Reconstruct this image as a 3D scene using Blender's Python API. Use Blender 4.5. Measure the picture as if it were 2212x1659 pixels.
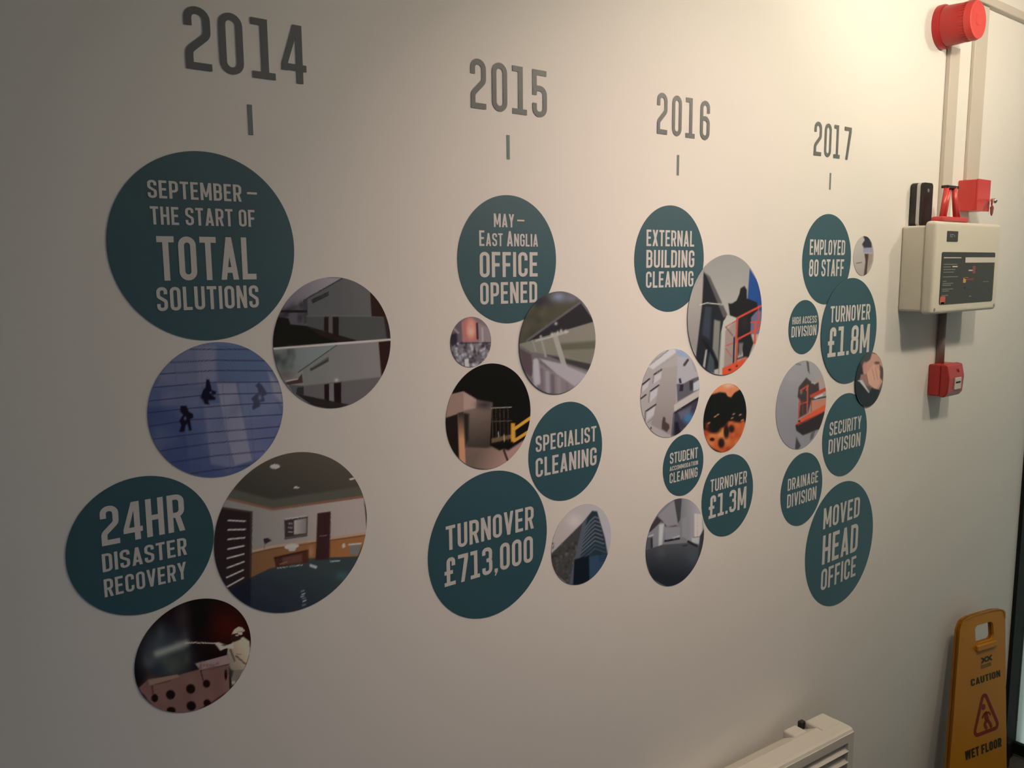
import bpy, bmesh, math, random
import numpy as np
from mathutils import Vector, Matrix
for o in list(bpy.data.objects): bpy.data.objects.remove(o)
S = bpy.context.scene
COL = S.collection

# ------------------------------------------------------------------ camera, exposure, world, lights
CAM = np.array([0.0, -1.05, 1.71])            # 1.05 m from the decal wall (y = 0), eye height 1.71 m
FPX, YAW, PITCH, ROLL = 1826.798, 0.682575, -0.137151, -0.00797232
W, H = 2212, 1659
def _axes():
    cy, sy, cp, sp = math.cos(YAW), math.sin(YAW), math.cos(PITCH), math.sin(PITCH)
    f = np.array([sy*cp, cy*cp, sp]); r = np.array([cy, -sy, 0.0]); u = np.cross(r, f)
    cr, sr = math.cos(ROLL), math.sin(ROLL)
    return r*cr+u*sr, -r*sr+u*cr, f
RT, UP, FW = _axes()
cd = bpy.data.cameras.new('camera'); cam = bpy.data.objects.new('camera', cd); COL.objects.link(cam)
cd.sensor_fit = 'HORIZONTAL'; cd.sensor_width = 36.0; cd.lens = FPX/W*36.0; cd.clip_start = 0.02
cam.matrix_world = Matrix(((RT[0], UP[0], -FW[0], CAM[0]), (RT[1], UP[1], -FW[1], CAM[1]), (RT[2], UP[2], -FW[2], CAM[2]), (0, 0, 0, 1)))
S.camera = cam
S.view_settings.view_transform = 'Standard'; S.view_settings.look = 'None'
S.view_settings.exposure = 0.0; S.view_settings.gamma = 1.0
S.view_settings.use_curve_mapping = False
world = bpy.data.worlds.new('world'); S.world = world; world.use_nodes = True
bg = world.node_tree.nodes['Background']; bg.inputs[0].default_value = (0.125, 0.155, 0.140, 1); bg.inputs[1].default_value = 3.2
CEIL = 2.47
def area(name, loc, target, size, power, color, shape='DISK', size_y=None):
    l = bpy.data.lights.new(name, 'AREA'); l.shape = shape; l.size = size
    if size_y: l.size_y = size_y
    l.energy = power; l.color = color
    o = bpy.data.objects.new(name, l); COL.objects.link(o); o.location = loc
    o.rotation_euler = (Vector(target)-Vector(loc)).to_track_quat('-Z', 'Y').to_euler(); return o
BULB = (1.0, 0.87, 0.66)
BULBS = [(1.86, -0.70, 19.5, 'left'), (2.55, -0.75, 12.0, 'right')]     # two bare lamps on the ceiling near the decal wall (x, y, watts), built as glowing bulbs below
FILL_SPOTS = [(1.22, -0.90, 1.45, 1.45), (0.75, -0.90, 1.20, 0.42)]  # two unseen spotlights added to lift the left and middle wall (x, y, height aimed at, watts)
for x, y, zt_, pw in FILL_SPOTS:
    sp = area('added_fill_spot', (x, y, CEIL-0.045), (x, 0, zt_), 0.06, pw, (1.0, 0.76, 0.66)); sp.data.spread = math.radians(75)
area('added_cool_fill', (-0.95, -2.52, 0.54), (0.3, 0, 0.8), 1.0, 3.5, (0.22, 0.52, 1.0), 'RECTANGLE', 0.85)   # unseen cool fill, added outside added_window_1

# ------------------------------------------------------------------ helpers
def at(x, y, d=0.0):
    """point d metres in front of the decal wall on the camera ray through an image pixel"""
    v = FW + RT*(x-W/2)/FPX - UP*(y-H/2)/FPX
    return CAM + v*((-d-CAM[1])/v[1])
def on_plane(x, y, P, n):
    v = FW + RT*(x-W/2)/FPX - UP*(y-H/2)/FPX
    return CAM + v*(np.dot(np.array(P)-CAM, n)/np.dot(v, n))
def photo_px(P):
    d = P-CAM; z = d@FW
    return W/2+FPX*(d@RT)/z, H/2-FPX*(d@UP)/z
def lin(c):
    c = np.asarray(c, float)/255.0
    return np.where(c <= 0.04045, c/12.92, ((c+0.055)/1.055)**2.4)
def mat(name, rgb, rough=0.5, metal=0.0, spec=0.5, bump=None, noise=None, trans=0.0, emit=None):
    m = bpy.data.materials.new(name); m.use_nodes = True; nt = m.node_tree; b = nt.nodes['Principled BSDF']
    b.inputs['Base Color'].default_value = (*rgb, 1); b.inputs['Roughness'].default_value = rough
    b.inputs['Metallic'].default_value = metal; b.inputs['Specular IOR Level'].default_value = spec
    b.inputs['Transmission Weight'].default_value = trans
    tc = nt.nodes.new('ShaderNodeTexCoord')
    if noise:
        sc, amt = noise
        n = nt.nodes.new('ShaderNodeTexNoise'); n.inputs['Scale'].default_value = sc
        nt.links.new(tc.outputs['Object'], n.inputs['Vector'])
        mx = nt.nodes.new('ShaderNodeMixRGB'); mx.inputs[1].default_value = (*[c*(1-amt) for c in rgb], 1); mx.inputs[2].default_value = (*[min(1, c*(1+amt)) for c in rgb], 1)
        nt.links.new(n.outputs[0], mx.inputs[0]); nt.links.new(mx.outputs[0], b.inputs['Base Color'])
    if bump:
        vec, st, dist = bump
        mp = nt.nodes.new('ShaderNodeMapping'); mp.inputs['Scale'].default_value = vec
        n = nt.nodes.new('ShaderNodeTexNoise'); n.inputs['Scale'].default_value = 1.0; n.inputs['Detail'].default_value = 3
        nt.links.new(tc.outputs['Object'], mp.inputs[0]); nt.links.new(mp.outputs[0], n.inputs['Vector'])
        bp = nt.nodes.new('ShaderNodeBump'); bp.inputs['Strength'].default_value = st; bp.inputs['Distance'].default_value = dist
        nt.links.new(n.outputs[0], bp.inputs['Height']); nt.links.new(bp.outputs[0], b.inputs['Normal'])
    return m
def link(name, me, m=None, parent=None, loc=None):
    o = bpy.data.objects.new(name, me); COL.objects.link(o)
    if m: me.materials.append(m)
    if parent: o.parent = parent
    if loc is not None: o.location = loc
    return o
def tag(o, label, cat, group=None):
    o['label'] = label; o['category'] = cat
    if group: o['group'] = group
    return o
def thing(name, loc, label, cat, group=None):
    o = bpy.data.objects.new(name, None); COL.objects.link(o); o.location = loc
    o.empty_display_size = 0.05
    return tag(o, label, cat, group)
def pymesh(name, vs, fs, smooth=False):
    me = bpy.data.meshes.new(name); me.from_pydata([tuple(v) for v in vs], [], fs); me.update()
    if smooth: me.polygons.foreach_set('use_smooth', [True]*len(me.polygons))
    return me
def bm_mesh(name, bm, smooth=False):
    bmesh.ops.recalc_face_normals(bm, faces=bm.faces)
    me = bpy.data.meshes.new(name); bm.to_mesh(me); bm.free()
    if smooth: me.polygons.foreach_set('use_smooth', [True]*len(me.polygons))
    return me
def bm_box(bm, x0, x1, y0, y1, z0, z1, bev=0.0, seg=2, M=None):
    t = bmesh.new(); bmesh.ops.create_cube(t, size=1.0)
    for v in t.verts: v.co = Vector((x0+(v.co.x+.5)*(x1-x0), y0+(v.co.y+.5)*(y1-y0), z0+(v.co.z+.5)*(z1-z0)))
    if bev: bmesh.ops.bevel(t, geom=list(t.edges), offset=bev, segments=seg, profile=0.5, affect='EDGES')
    if M is not None: t.transform(M)
    me = bpy.data.meshes.new('t'); t.to_mesh(me); t.free(); bm.from_mesh(me); bpy.data.meshes.remove(me)
def box(name, x0, x1, y0, y1, z0, z1, m, parent=None, bev=0.0, seg=2, M=None):
    bm = bmesh.new(); bm_box(bm, x0, x1, y0, y1, z0, z1, bev, seg, M)
    o = link(name, bm_mesh(name, bm), m, parent); return o
def bm_lathe(bm, prof, n, C, A, U):
    """prof: (radius, distance along A)"""
    C, A, U = Vector(C), Vector(A).normalized(), Vector(U).normalized(); V = A.cross(U)
    rings = [[bm.verts.new(C+A*h+(U*math.cos(2*math.pi*k/n)+V*math.sin(2*math.pi*k/n))*r) for k in range(n)] for r, h in prof]
    for a, b in zip(rings, rings[1:]):
        for k in range(n): bm.faces.new((a[k], a[(k+1) % n], b[(k+1) % n], b[k]))
    bm.faces.new(rings[0]); bm.faces.new(rings[-1])
def lathe(name, prof, C, A, U, m, parent=None, n=48):
    bm = bmesh.new(); bm_lathe(bm, prof, n, C, A, U)
    o = link(name, bm_mesh(name, bm, True), m, parent)
    for p in o.data.polygons:
        if len(p.vertices) > 4: p.use_smooth = False
    try:
        o.data.set_sharp_from_angle(angle=math.radians(35))
    except Exception: pass
    return o
def bm_tube(bm, pts, r, n=10, cap=True):
    pts = [Vector(p) for p in pts]; rings = []
    for i, p in enumerate(pts):
        d = (pts[min(i+1, len(pts)-1)]-pts[max(i-1, 0)]).normalized()
        u = d.cross(Vector((0, 0, 1)) if abs(d.z) < .9 else Vector((1, 0, 0))).normalized(); v = d.cross(u)
        rr = r[i] if isinstance(r, (list, tuple)) else r
        rings.append([bm.verts.new(p+(u*math.cos(2*math.pi*k/n)+v*math.sin(2*math.pi*k/n))*rr) for k in range(n)])
    for a, b in zip(rings, rings[1:]):
        for k in range(n): bm.faces.new((a[k], a[(k+1) % n], b[(k+1) % n], b[k]))
    if cap: bm.faces.new(rings[0]); bm.faces.new(rings[-1])
def rounded(x0, z0, x1, z1, r, n=6):
    out = []
    for cx, cz, a in ((x1-r, z1-r, 0), (x0+r, z1-r, 90), (x0+r, z0+r, 180), (x1-r, z0+r, 270)):
        for k in range(n+1):
            t = math.radians(a+90*k/n); out.append((cx+r*math.cos(t), cz+r*math.sin(t)))
    return out
def plate(name, pts, y0, y1, m, parent=None):
    """prism: outline pts (x, z) extruded from y0 to y1"""
    n = len(pts); vs = [(x, y0, z) for x, z in pts]+[(x, y1, z) for x, z in pts]
    bm = bmesh.new(); V = [bm.verts.new(v) for v in vs]
    bm.faces.new(V[:n]); bm.faces.new(V[n:])
    for k in range(n): bm.faces.new((V[k], V[(k+1) % n], V[n+(k+1) % n], V[n+k]))
    return link(name, bm_mesh(name, bm), m, parent)

# ------------------------------------------------------------------ condensed stroke lettering
T = 0.135
def glyphs(t, w):
    h = t/2; L, R, B, TT = h, w-h, h, 1-h; r = min((R-L)/2*0.98, 0.16); m = w/2
    def leg(xa, xb, flip=False):            # slanted stem, xa at the foot, xb at the head
        q = [(xa, 0), (xa+t, 0), (xb+t, 1), (xb, 1)]
        return q if not flip else [(w-x, z) for x, z in q]
    def wide(dx, w2): return w2
    G = {}
    G['O'] = G['0'] = (w, [(1, [(L, B, r), (R, B, r), (R, TT, r), (L, TT, r)])], [])
    G['D'] = (w, [(1, [(L, B, 0), (R, B, r), (R, TT, r), (L, TT, 0)])], [])
    G['C'] = (w, [(0, [(R, .66, 0), (R, TT, r), (L, TT, r), (L, B, r), (R, B, r), (R, .34, 0)])], [])
    G['G'] = (w, [(0, [(R, .68, 0), (R, TT, r), (L, TT, r), (L, B, r), (R, B, r), (R, .47, 0), (m, .47, 0)])], [])
    G['E'] = (w*.9, [(0, [(w*.88, TT, 0), (L, TT, 0), (L, B, 0), (w*.88, B, 0)]), (0, [(L, .51, 0), (w*.8, .51, 0)])], [])
    G['F'] = (w*.88, [(0, [(w*.88, TT, 0), (L, TT, 0), (L, 0, 0)]), (0, [(L, .49, 0), (w*.8, .49, 0)])], [])
    G['L'] = (w*.86, [(0, [(L, 1, 0), (L, B, 0), (w*.86, B, 0)])], [])
    G['H'] = (w*1.02, [(0, [(L, 0, 0), (L, 1, 0)]), (0, [(R+.008, 0, 0), (R+.008, 1, 0)]), (0, [(L, .5, 0), (R, .5, 0)])], [])
    G['I'] = (t, [(0, [(h, 0, 0), (h, 1, 0)])], [])
    G['T'] = (w*.95, [(0, [(0, TT, 0), (w*.95, TT, 0)]), (0, [(w*.475, 0, 0), (w*.475, TT, 0)])], [])
    G['U'] = (w, [(0, [(L, 1, 0), (L, B, r), (R, B, r), (R, 1, 0)])], [])
    G['P'] = (w, [(0, [(L, 0, 0), (L, TT, 0), (R, TT, r), (R, .42, r), (L, .42, 0)])], [])
    G['R'] = (w, [(0, [(L, 0, 0), (L, TT, 0), (R, TT, r), (R, .45, r), (L, .45, 0)])], [[(w-t*1.02, 0), (w, 0), (w*.72, .46), (w*.72-t, .46)]])
    G['B'] = (w, [(1, [(L, B, 0), (R, B, r), (R, .52, r*.8), (L, .52, 0)]), (0, [(L, .52, 0), (L, TT, 0), (R-.01, TT, r), (R-.01, .52, r*.8), (L, .52, 0)])], [])
    G['S'] = (w, [(0, [(R, .70, 0), (R, TT, r), (L, TT, r), (L, .60, .1), (R, .40, .1), (R, B, r), (L, B, r), (L, .30, 0)])], [])
    G['2'] = (w, [(0, [(L, .69, 0), (L, TT, r), (R, TT, r), (R, .56, .13), (L, .30, .13), (L, B, 0), (w, B, 0)])], [])
    G['3'] = (w, [(0, [(L, .73, 0), (L, TT, r), (R, TT, r), (R-.01, .53, .1), (w*.42, .525, 0)]), (0, [(w*.42, .525, 0), (R, .52, .1), (R, B, r), (L, B, r), (L, .27, 0)])], [])
    G['1'] = (w*.9, [(0, [(.0, TT, 0), (w*.5, TT, 0), (w*.5, 0, 0)]), (0, [(0, B, 0), (w*.9, B, 0)])], [])
    G['4'] = (w*1.08, [(0, [(w*.78, 0, 0), (w*.78, 1, 0)]), (0, [(h*.7, .27, 0), (w*1.08, .27, 0)])], [[(0, .205), (0, .31), (w*.78-h*1.7, 1), (w*.78, 1), (w*.78-h*.9, .80), (t*.95, .33), (t*.95, .205)]])
    G['5'] = (w, [(0, [(w*.97, TT, 0), (L, TT, 0), (L, .46, 0)]), (0, [(L, .50, 0), (L+.02, .61, .06), (R, .61, r), (R, B, r), (L, B, r), (L, .29, 0)])], [])
    G['6'] = (w, [(0, [(R, .69, 0), (R, TT, r), (L, TT, r), (L, B, r), (R, B, r), (R, .56, r), (L, .54, 0)])], [])
    G['7'] = (w*.95, [], [[(0, 1), (w*.95, 1), (w*.95, 1-t), (0, 1-t)], [(w*.25, 0), (w*.25+t, 0), (w*.95, 1-t*1.2), (w*.95, 1-t*.5), (w*.95-t, 1-t*.5)]])
    G['8'] = (w, [(1, [(L, B, r), (R, B, r), (R, .53, r*.8), (L, .53, r*.8)]), (1, [(L+.01, .53, r*.8), (R-.01, .53, r*.8), (R-.01, TT, r), (L+.01, TT, r)])], [])
    G['£'] = (w*1.05, [(0, [(R, .69, 0), (R, TT, r), (w*.36, TT, r), (w*.36, B, 0)]), (0, [(0, .47, 0), (w*.78, .47, 0)]), (0, [(0, B, 0), (w*1.02, B, 0)])], [])
    G['.'] = (t, [(0, [(h, 0, 0), (h, t, 0)])], [])
    G[','] = (t, [], [[(0, t), (t, t), (t, .02), (t*.35, -.12), (t*.02, -.12), (t*.35, 0), (0, 0)]])
    G['–'] = (w*.95, [(0, [(0, .5, 0), (w*.95, .5, 0)])], [])
    wa = w*1.06
    G['A'] = (wa, [(0, [(wa*.2, .23, 0), (wa*.8, .23, 0)])], [leg(0, wa/2-t/2*1.0), [(wa-x, z) for x, z in leg(0, wa/2-t/2*1.0)]])
    G['V'] = (wa, [], [[(x, 1-z) for x, z in leg(0, wa/2-t/2)], [(wa-x, 1-z) for x, z in leg(0, wa/2-t/2)]])
    wm = w*1.3
    vm = [[(0, 1), (t*1.05, 1), (wm/2+t*.35, .18), (wm/2-t*.35, .18)]]
    G['M'] = (wm, [(0, [(h, 0, 0), (h, 1, 0)]), (0, [(wm-h, 0, 0), (wm-h, 1, 0)])], vm+[[(wm-x, z) for x, z in vm[0]]])
    G['N'] = (w*1.05, [(0, [(h, 0, 0), (h, 1, 0)]), (0, [(w*1.05-h, 0, 0), (w*1.05-h, 1, 0)])], [[(0, 1), (t, 1), (w*1.05, 0), (w*1.05-t, 0)]])
    ww = w*1.5; q = ww/4
    G['W'] = (ww, [], [[(0, 1), (t, 1), (q+t/2, 0), (q-t/2, 0)], [(2*q-t/2, 1), (2*q+t/2, 1), (q+t/2, 0), (q-t/2, 0)], [(2*q-t/2, 1), (2*q+t/2, 1), (3*q+t/2, 0), (3*q-t/2, 0)], [(ww-t, 1), (ww, 1), (3*q+t/2, 0), (3*q-t/2, 0)]])
    G['X'] = (wa, [], [[(0, 1), (t*1.1, 1), (wa, 0), (wa-t*1.1, 0)], [(wa-t*1.1, 1), (wa, 1), (t*1.1, 0), (0, 0)]])
    G['Y'] = (wa, [(0, [(wa/2, 0, 0), (wa/2, .45, 0)])], [[(0, 1), (t*1.05, 1), (wa/2+t/2, .42), (wa/2-t/2, .42)], [(wa-t*1.05, 1), (wa, 1), (wa/2+t/2, .42), (wa/2-t/2, .42)]])
    return G
def fillet(path, closed, n=5):
    out = []; N = len(path)
    for i, (x, z, r) in enumerate(path):
        if r <= 0 or (not closed and i in (0, N-1)): out.append(Vector((x, z))); continue
        p = Vector((x, z)); a = Vector(path[i-1][:2])-p; b = Vector(path[(i+1) % N][:2])-p
        la, lb = a.length, b.length; a.normalize(); b.normalize()
        ang = a.angle(b); d = min(r/math.tan(ang/2), la*.5, lb*.5); rr = d*math.tan(ang/2)
        c = p+(a+b).normalized()*(rr/math.sin(ang/2))
        v0 = p+a*d-c; v1 = p+b*d-c
        t0 = math.atan2(v0.y, v0.x); dt = (math.atan2(v1.y, v1.x)-t0+math.pi) % (2*math.pi)-math.pi
        for k in range(n+1): t = t0+dt*k/n; out.append(c+Vector((math.cos(t), math.sin(t)))*rr)
    return out
def stroke_quads(path, closed, t):
    P = fillet(path, closed); N = len(P); lft, rgt = [], []
    for i in range(N):
        d0 = (P[i]-P[i-1]).normalized() if (closed or i > 0) else (P[1]-P[0]).normalized()
        d1 = (P[(i+1) % N]-P[i]).normalized() if (closed or i < N-1) else d0
        n0 = Vector((-d0.y, d0.x)); n1 = Vector((-d1.y, d1.x)); mi = (n0+n1)
        if mi.length < 1e-4: mi = n0.copy()
        mi.normalize(); s = (t/2)/max(.35, mi.dot(n0))
        lft.append(P[i]+mi*s); rgt.append(P[i]-mi*s)
    return [[lft[i], lft[(i+1) % N], rgt[(i+1) % N], rgt[i]] for i in range(N if closed else N-1)]
def text_polys(txt, t=T, w=0.41, gap=0.09, space=0.22, small=None):
    """list of polygons with cap height 1, and the natural length; small = scale of every letter that is not a word's first"""
    G = glyphs(t, w); x = 0; out = []; first = True
    for ch in txt:
        if ch == ' ': x += space; first = True; continue
        s = 1.0 if (small is None or first) else small
        wd, st, pl = G[ch]; k = 0
        for cl, path in st:                    # every stroke lies a hair above the one before, so no two faces coincide
            for qd in stroke_quads(path, cl, t): out.append([(x+p.x*s, p.y*s, k) for p in qd]); k += .15
        for qd in pl: out.append([(x+px*s, pz*s, k) for px, pz in qd]); k += .15
        x += wd*s+gap*s; first = False
    return out, x-gap
def poly_object(name, polys, place, m, parent):
    lift = (Vector(place(1, 0))-Vector(place(0, 0))).cross(Vector(place(0, 1))-Vector(place(0, 0))).normalized()*3e-5
    vs, fs = [], []
    for q in polys:
        a = sum(q[i][0]*q[(i+1) % len(q)][1]-q[(i+1) % len(q)][0]*q[i][1] for i in range(len(q)))
        if abs(a) < 1e-7: continue
        q = q if a > 0 else q[::-1]
        fs.append(list(range(len(vs), len(vs)+len(q))))
        for p in q: vs.append(Vector(place(p[0], p[1]))+lift*(p[2] if len(p) > 2 else 0))
    return link(name, pymesh(name, vs, fs), m, parent)

# ------------------------------------------------------------------ materials
M_WALL = mat('painted_wall', (0.80, 0.775, 0.745), 0.55, 0, 0.25, bump=((14, 14, 2.2), 0.10, 0.004))
M_CEIL = mat('ceiling_paint', (0.50, 0.49, 0.47), 0.8, 0, 0.2)
M_ROOM = mat('far_wall_paint', (0.42, 0.42, 0.42), 0.7, 0, 0.2)
M_FLOOR = mat('carpet_tile', (0.085, 0.080, 0.072), 0.95, 0, 0.1, bump=((300, 300, 300), 0.4, 0.002), noise=(60, 0.25))
M_TEAL = mat('teal_vinyl', (0.020, 0.085, 0.118), 0.50, 0, 0.75)
M_WHITE = mat('white_vinyl', (0.64, 0.62, 0.61), 0.45, 0, 0.4)
M_GREY = mat('dark_grey_vinyl', (0.105, 0.120, 0.125), 0.45, 0, 0.5)
M_TICK = mat('slate_vinyl', (0.15, 0.20, 0.20), 0.45, 0, 0.5)

# ------------------------------------------------------------------ room
def slab(name, x0, x1, y0, y1, z0, z1, m, kind='structure'):
    o = box(name, x0, x1, y0, y1, z0, z1, m); o['kind'] = kind; return o
JX0, JX1, JD = at(2184, 1450, .012)[0], at(2202, 1450, .012)[0], .012    # dark door jamb at the end of the decal wall
XE = JX1+0.006
slab('wall_front', -2.0, XE+0.1, 0.0, 0.1, -0.05, CEIL+0.05, M_WALL)
slab('floor', -2.0, XE+0.1, -2.4, 0.0, -0.1, 0.0, M_FLOOR)
slab('ceiling', -2.0, XE+0.1, -2.4, 0.0, CEIL, CEIL+0.1, M_CEIL)
slab('wall_left', -2.1, -2.0, -2.4, 0.0, 0.0, CEIL, M_ROOM)
bm = bmesh.new()                                # wall behind the camera, with an opening for the added, unseen added_window_1
for a in ((-2.0, -1.5, 0, CEIL), (-0.4, XE+.1, 0, CEIL), (-1.5, -0.4, 0, 0.08), (-1.5, -0.4, 1.0, CEIL)):
    bm_box(bm, a[0], a[1], -2.5, -2.4, a[2], a[3])
wb = link('wall_back', bm_mesh('wall_back', bm), M_ROOM); wb['kind'] = 'structure'
M_FRAME = mat('dark_aluminium', (0.012, 0.013, 0.012), 0.6, 0.0, 0.12)
bm = bmesh.new()
for a in ((-1.5, -1.45, .08, 1.0), (-.45, -.4, .08, 1.0), (-1.45, -.45, .08, .13), (-1.45, -.45, .95, 1.0)):
    bm_box(bm, a[0], a[1], -2.47, -2.43, a[2], a[3])
wi = link('added_window_1', bm_mesh('added_window_1', bm), M_FRAME); wi['kind'] = 'structure'  # unseen window, made up so the cool fill has an opening
# end wall on the right: dark framed glazed door beside the decal wall
bm = bmesh.new()
bm_box(bm, XE, XE+.1, -2.4, -1.12, 0, CEIL); bm_box(bm, XE, XE+.1, -1.12, 0, 2.12, CEIL)
we = link('wall_right', bm_mesh('wall_right', bm), M_ROOM); we['kind'] = 'structure'
bm = bmesh.new()
bm_box(bm, JX0, JX1, -JD, 0.0, 0.0, 2.12); bm_box(bm, XE-.02, XE+.02, -1.12, -1.07, 0, 2.12)
bm_box(bm, XE-.02, XE+.02, -1.07, -JD, 2.06, 2.12)
tr = link('trim_1', bm_mesh('trim_1', bm), M_FRAME); tr['kind'] = 'structure'
bm = bmesh.new()
bm_box(bm, XE-.005, XE+.015, -1.07, -0.99, 0.01, 2.06); bm_box(bm, XE-.005, XE+.015, -0.012, -0.002, 0.01, 2.06)
bm_box(bm, XE-.005, XE+.015, -.99, -.012, 0.01, 0.05); bm_box(bm, XE-.005, XE+.015, -.99, -.012, 1.98, 2.06)
dr = link('door_1', bm_mesh('door_1', bm), M_FRAME); dr['kind'] = 'structure'
M_GLASS = mat('door_glass', (0.93, 0.97, 0.96), 0.25, 0, 0.5, trans=1.0)
pane = box('pane', XE+.002, XE+.008, -.99, -.012, 0.05, 1.98, M_GLASS, dr)
bm = bmesh.new(); bm_box(bm, -2.0, JX0-.001, -0.016, 0.0, 0.0, 0.07, .003); bm_box(bm, JX0-.03, JX0-.001, -0.030, 0, 0, 0.095, .004)
sk = link('baseboard_front', bm_mesh('baseboard_front', bm), M_FRAME); sk['kind'] = 'structure'

# ------------------------------------------------------------------ stickers
def disc_outline(cx, cz, r, n=160):
    return [(cx+r*math.cos(2*math.pi*k/n), cz+r*math.sin(2*math.pi*k/n)) for k in range(n)]
U = 1.05
CIRC = dict(sept=(.3553,.0261,.1087), white=(.5149,-.0961,.0854), blue=(.3586,-.1669,.0816), hr24=(.2629,-.3146,.0812), bath=(.4486,-.3378,.1051), spray=(.3131,-.4639,.0697),
 may=(.8086,.0113,.0951), crowd=(.7357,-.1083,.0370), gutter=(.9087,-.1204,.0820), night=(.7687,-.2234,.0806), spec=(.9271,-.3000,.0819), t713=(.7676,-.4238,.1154), tower=(.9626,-.4658,.0695),
 ext=(1.1774,.0125,.0932), cherry=(1.3413,-.0941,.1147), facade=(1.1852,-.2295,.0812), fire=(1.3489,-.2945,.0676), student=(1.2253,-.3695,.0582), t13=(1.3643,-.4526,.0827), ware=(1.2070,-.5154,.0836),
 emp=(1.6918,.0115,.0961), phone=(1.8428,.0191,.0443), high=(1.6116,-.1305,.0572), t18=(1.7961,-.1484,.1187), basket=(1.6146,-.2982,.0959), face=(1.8925,-.2678,.0642), sec=(1.7990,-.3875,.0963), drain=(1.6286,-.4864,.0811), moved=(1.8010,-.6473,.1482))
def circ(k):
    x, z, r = CIRC[k]; return x*U, z*U+CAM[2], r*U
def text_line(txt, off, sc, TL, BL, TR, BR, y, parent, m=None, t=T, small=None, name='lettering', cx=0.0, cz=0.0, w=0.41, gap=0.09, space=0.22, tilt=True):
    """one line of lettering between measured corners (photo crop coordinates, offset off and scale sc)"""
    f = lambda q: at(off[0]+q[0]/sc, off[1]+q[1]/sc)
    a, b, c, d = f(TL), f(BL), f(TR), f(BR)
    x0, x1 = (a[0]+b[0])/2, (c[0]+d[0])/2
    z1, z0 = (a[2]+c[2])/2, (b[2]+d[2])/2
    polys, n = text_polys(txt, t, w, gap, space, small)
    sx, sz = (x1-x0)/n, z1-z0
    return poly_object(name, polys, lambda px, pz: (x0+px*sx-cx, y, z0+pz*sz-cz), m or M_WHITE, parent)
def teal(key, label, lines, off, sc, layer=0):
    cx, cz, r = circ(key)
    o = thing('teal_sticker', (cx, 0, cz), label, 'wall sticker', 'teal text stickers on the wall')
    y0 = -0.0002-0.0012*layer
    plate('disc', disc_outline(0, 0, r), y0, y0-.0006, M_TEAL, o)
    for ln in lines:
        txt, TL, BL, TR, BR = ln[:5]; kw = ln[5] if len(ln) > 5 else {}
        text_line(txt, off, sc, TL, BL, TR, BR, y0-.0009, o, cx=cx, cz=cz, **kw)
    return o
teal('sept', 'largest teal circle, "September – the start of total solutions", under the 2014 lettering', [
    ('SEPTEMBER', (440, 297), (447, 445), (1205, 335), (1212, 472), {}), ('–', (1255, 330), (1255, 480), (1335, 335), (1335, 480), dict(t=.12)),
    ('THE START OF', (455, 510), (478, 658), (1337, 543), (1300, 680), {}), ('TOTAL', (490, 752), (560, 1117), (1300, 768), (1350, 1106), {}),
    ('SOLUTIONS', (517, 1168), (522, 1366), (1345, 1156), (1352, 1335), {})], (200, 310), 3.77)
teal('hr24', 'teal circle reading "24HR disaster recovery" at the far left', [
    ('24HR', (412, 402), (432, 828), (1290, 283), (1320, 658), {}), ('DISASTER', (432, 905), (447, 1105), (1325, 740), (1333, 912), {}),
    ('RECOVERY', (452, 1175), (468, 1365), (1333, 990), (1320, 1172), {})], (130, 1010), 4.88)
teal('may', 'teal circle reading "May – East Anglia office opened" under the 2015 lettering', [
    ('MAY', (585, 285), (585, 445), (838, 290), (818, 450), {}), ('–', (865, 290), (865, 445), (950, 290), (950, 445), dict(t=.12)),
    ('EAST ANGLIA', (410, 487), (410, 670), (1108, 500), (1112, 680), dict(small=.84)), ('OFFICE', (415, 742), (415, 1048), (1110, 745), (1110, 1035), {}),
    ('OPENED', (420, 1105), (422, 1372), (1105, 1098), (1100, 1345), {})], (960, 410), 5.531)
teal('spec', 'teal circle reading "specialist cleaning", below the gutter photo circle', [
    ('SPECIALIST', (833, 272), (833, 392), (1280, 207), (1275, 318), {}), ('CLEANING', (833, 438), (833, 578), (1280, 360), (1278, 490), {})], (910, 860), 3.386)
teal('t713', 'large teal circle reading "turnover £713,000"', [
    ('TURNOVER', (165, 938), (190, 1112), (818, 788), (820, 952), {}), ('£713,000', (168, 1172), (165, 1378), (815, 1003), (812, 1197), {})], (910, 860), 3.386)
teal('ext', 'teal circle reading "external building cleaning" under the 2016 lettering', [
    ('EXTERNAL', (190, 278), (188, 427), (612, 282), (622, 421), {}), ('BUILDING', (188, 460), (186, 617), (620, 455), (615, 612), {}),
    ('CLEANING', (183, 652), (184, 798), (610, 642), (608, 782), {})], (1350, 430), 4.148)
teal('student', 'small teal circle reading "student accommodation cleaning"', [
    ('STUDENT', (312, 222), (315, 338), (602, 178), (598, 282), {}), ('ACCOMMODATION', (312, 365), (311, 413), (602, 308), (600, 352), {}),
    ('CLEANING', (309, 430), (311, 537), (597, 380), (595, 476), {})], (1380, 930), 4.74)
teal('t13', 'teal circle reading "turnover £1.3M", right of the warehouse photo circle', [
    ('TURNOVER', (722, 500), (735, 627), (1103, 415), (1100, 537), {}), ('£1.3M', (718, 668), (705, 903), (1098, 573), (1092, 795), {})], (1380, 930), 4.74)
teal('emp', 'teal circle reading "employed 80 staff" under the 2017 lettering', [
    ('EMPLOYED', (438, 495), (435, 707), (925, 500), (920, 707), {}), ('80 STAFF', (428, 765), (425, 1005), (920, 768), (890, 998), {})], (1680, 440), 6.38)
teal('high', 'smallest teal circle, reading "high access division"', [
    ('HIGH ACCESS', (240, 212), (240, 290), (490, 198), (488, 268), {}), ('DIVISION', (233, 308), (230, 422), (488, 293), (485, 397), {})], (1660, 640), 4.74)
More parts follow.
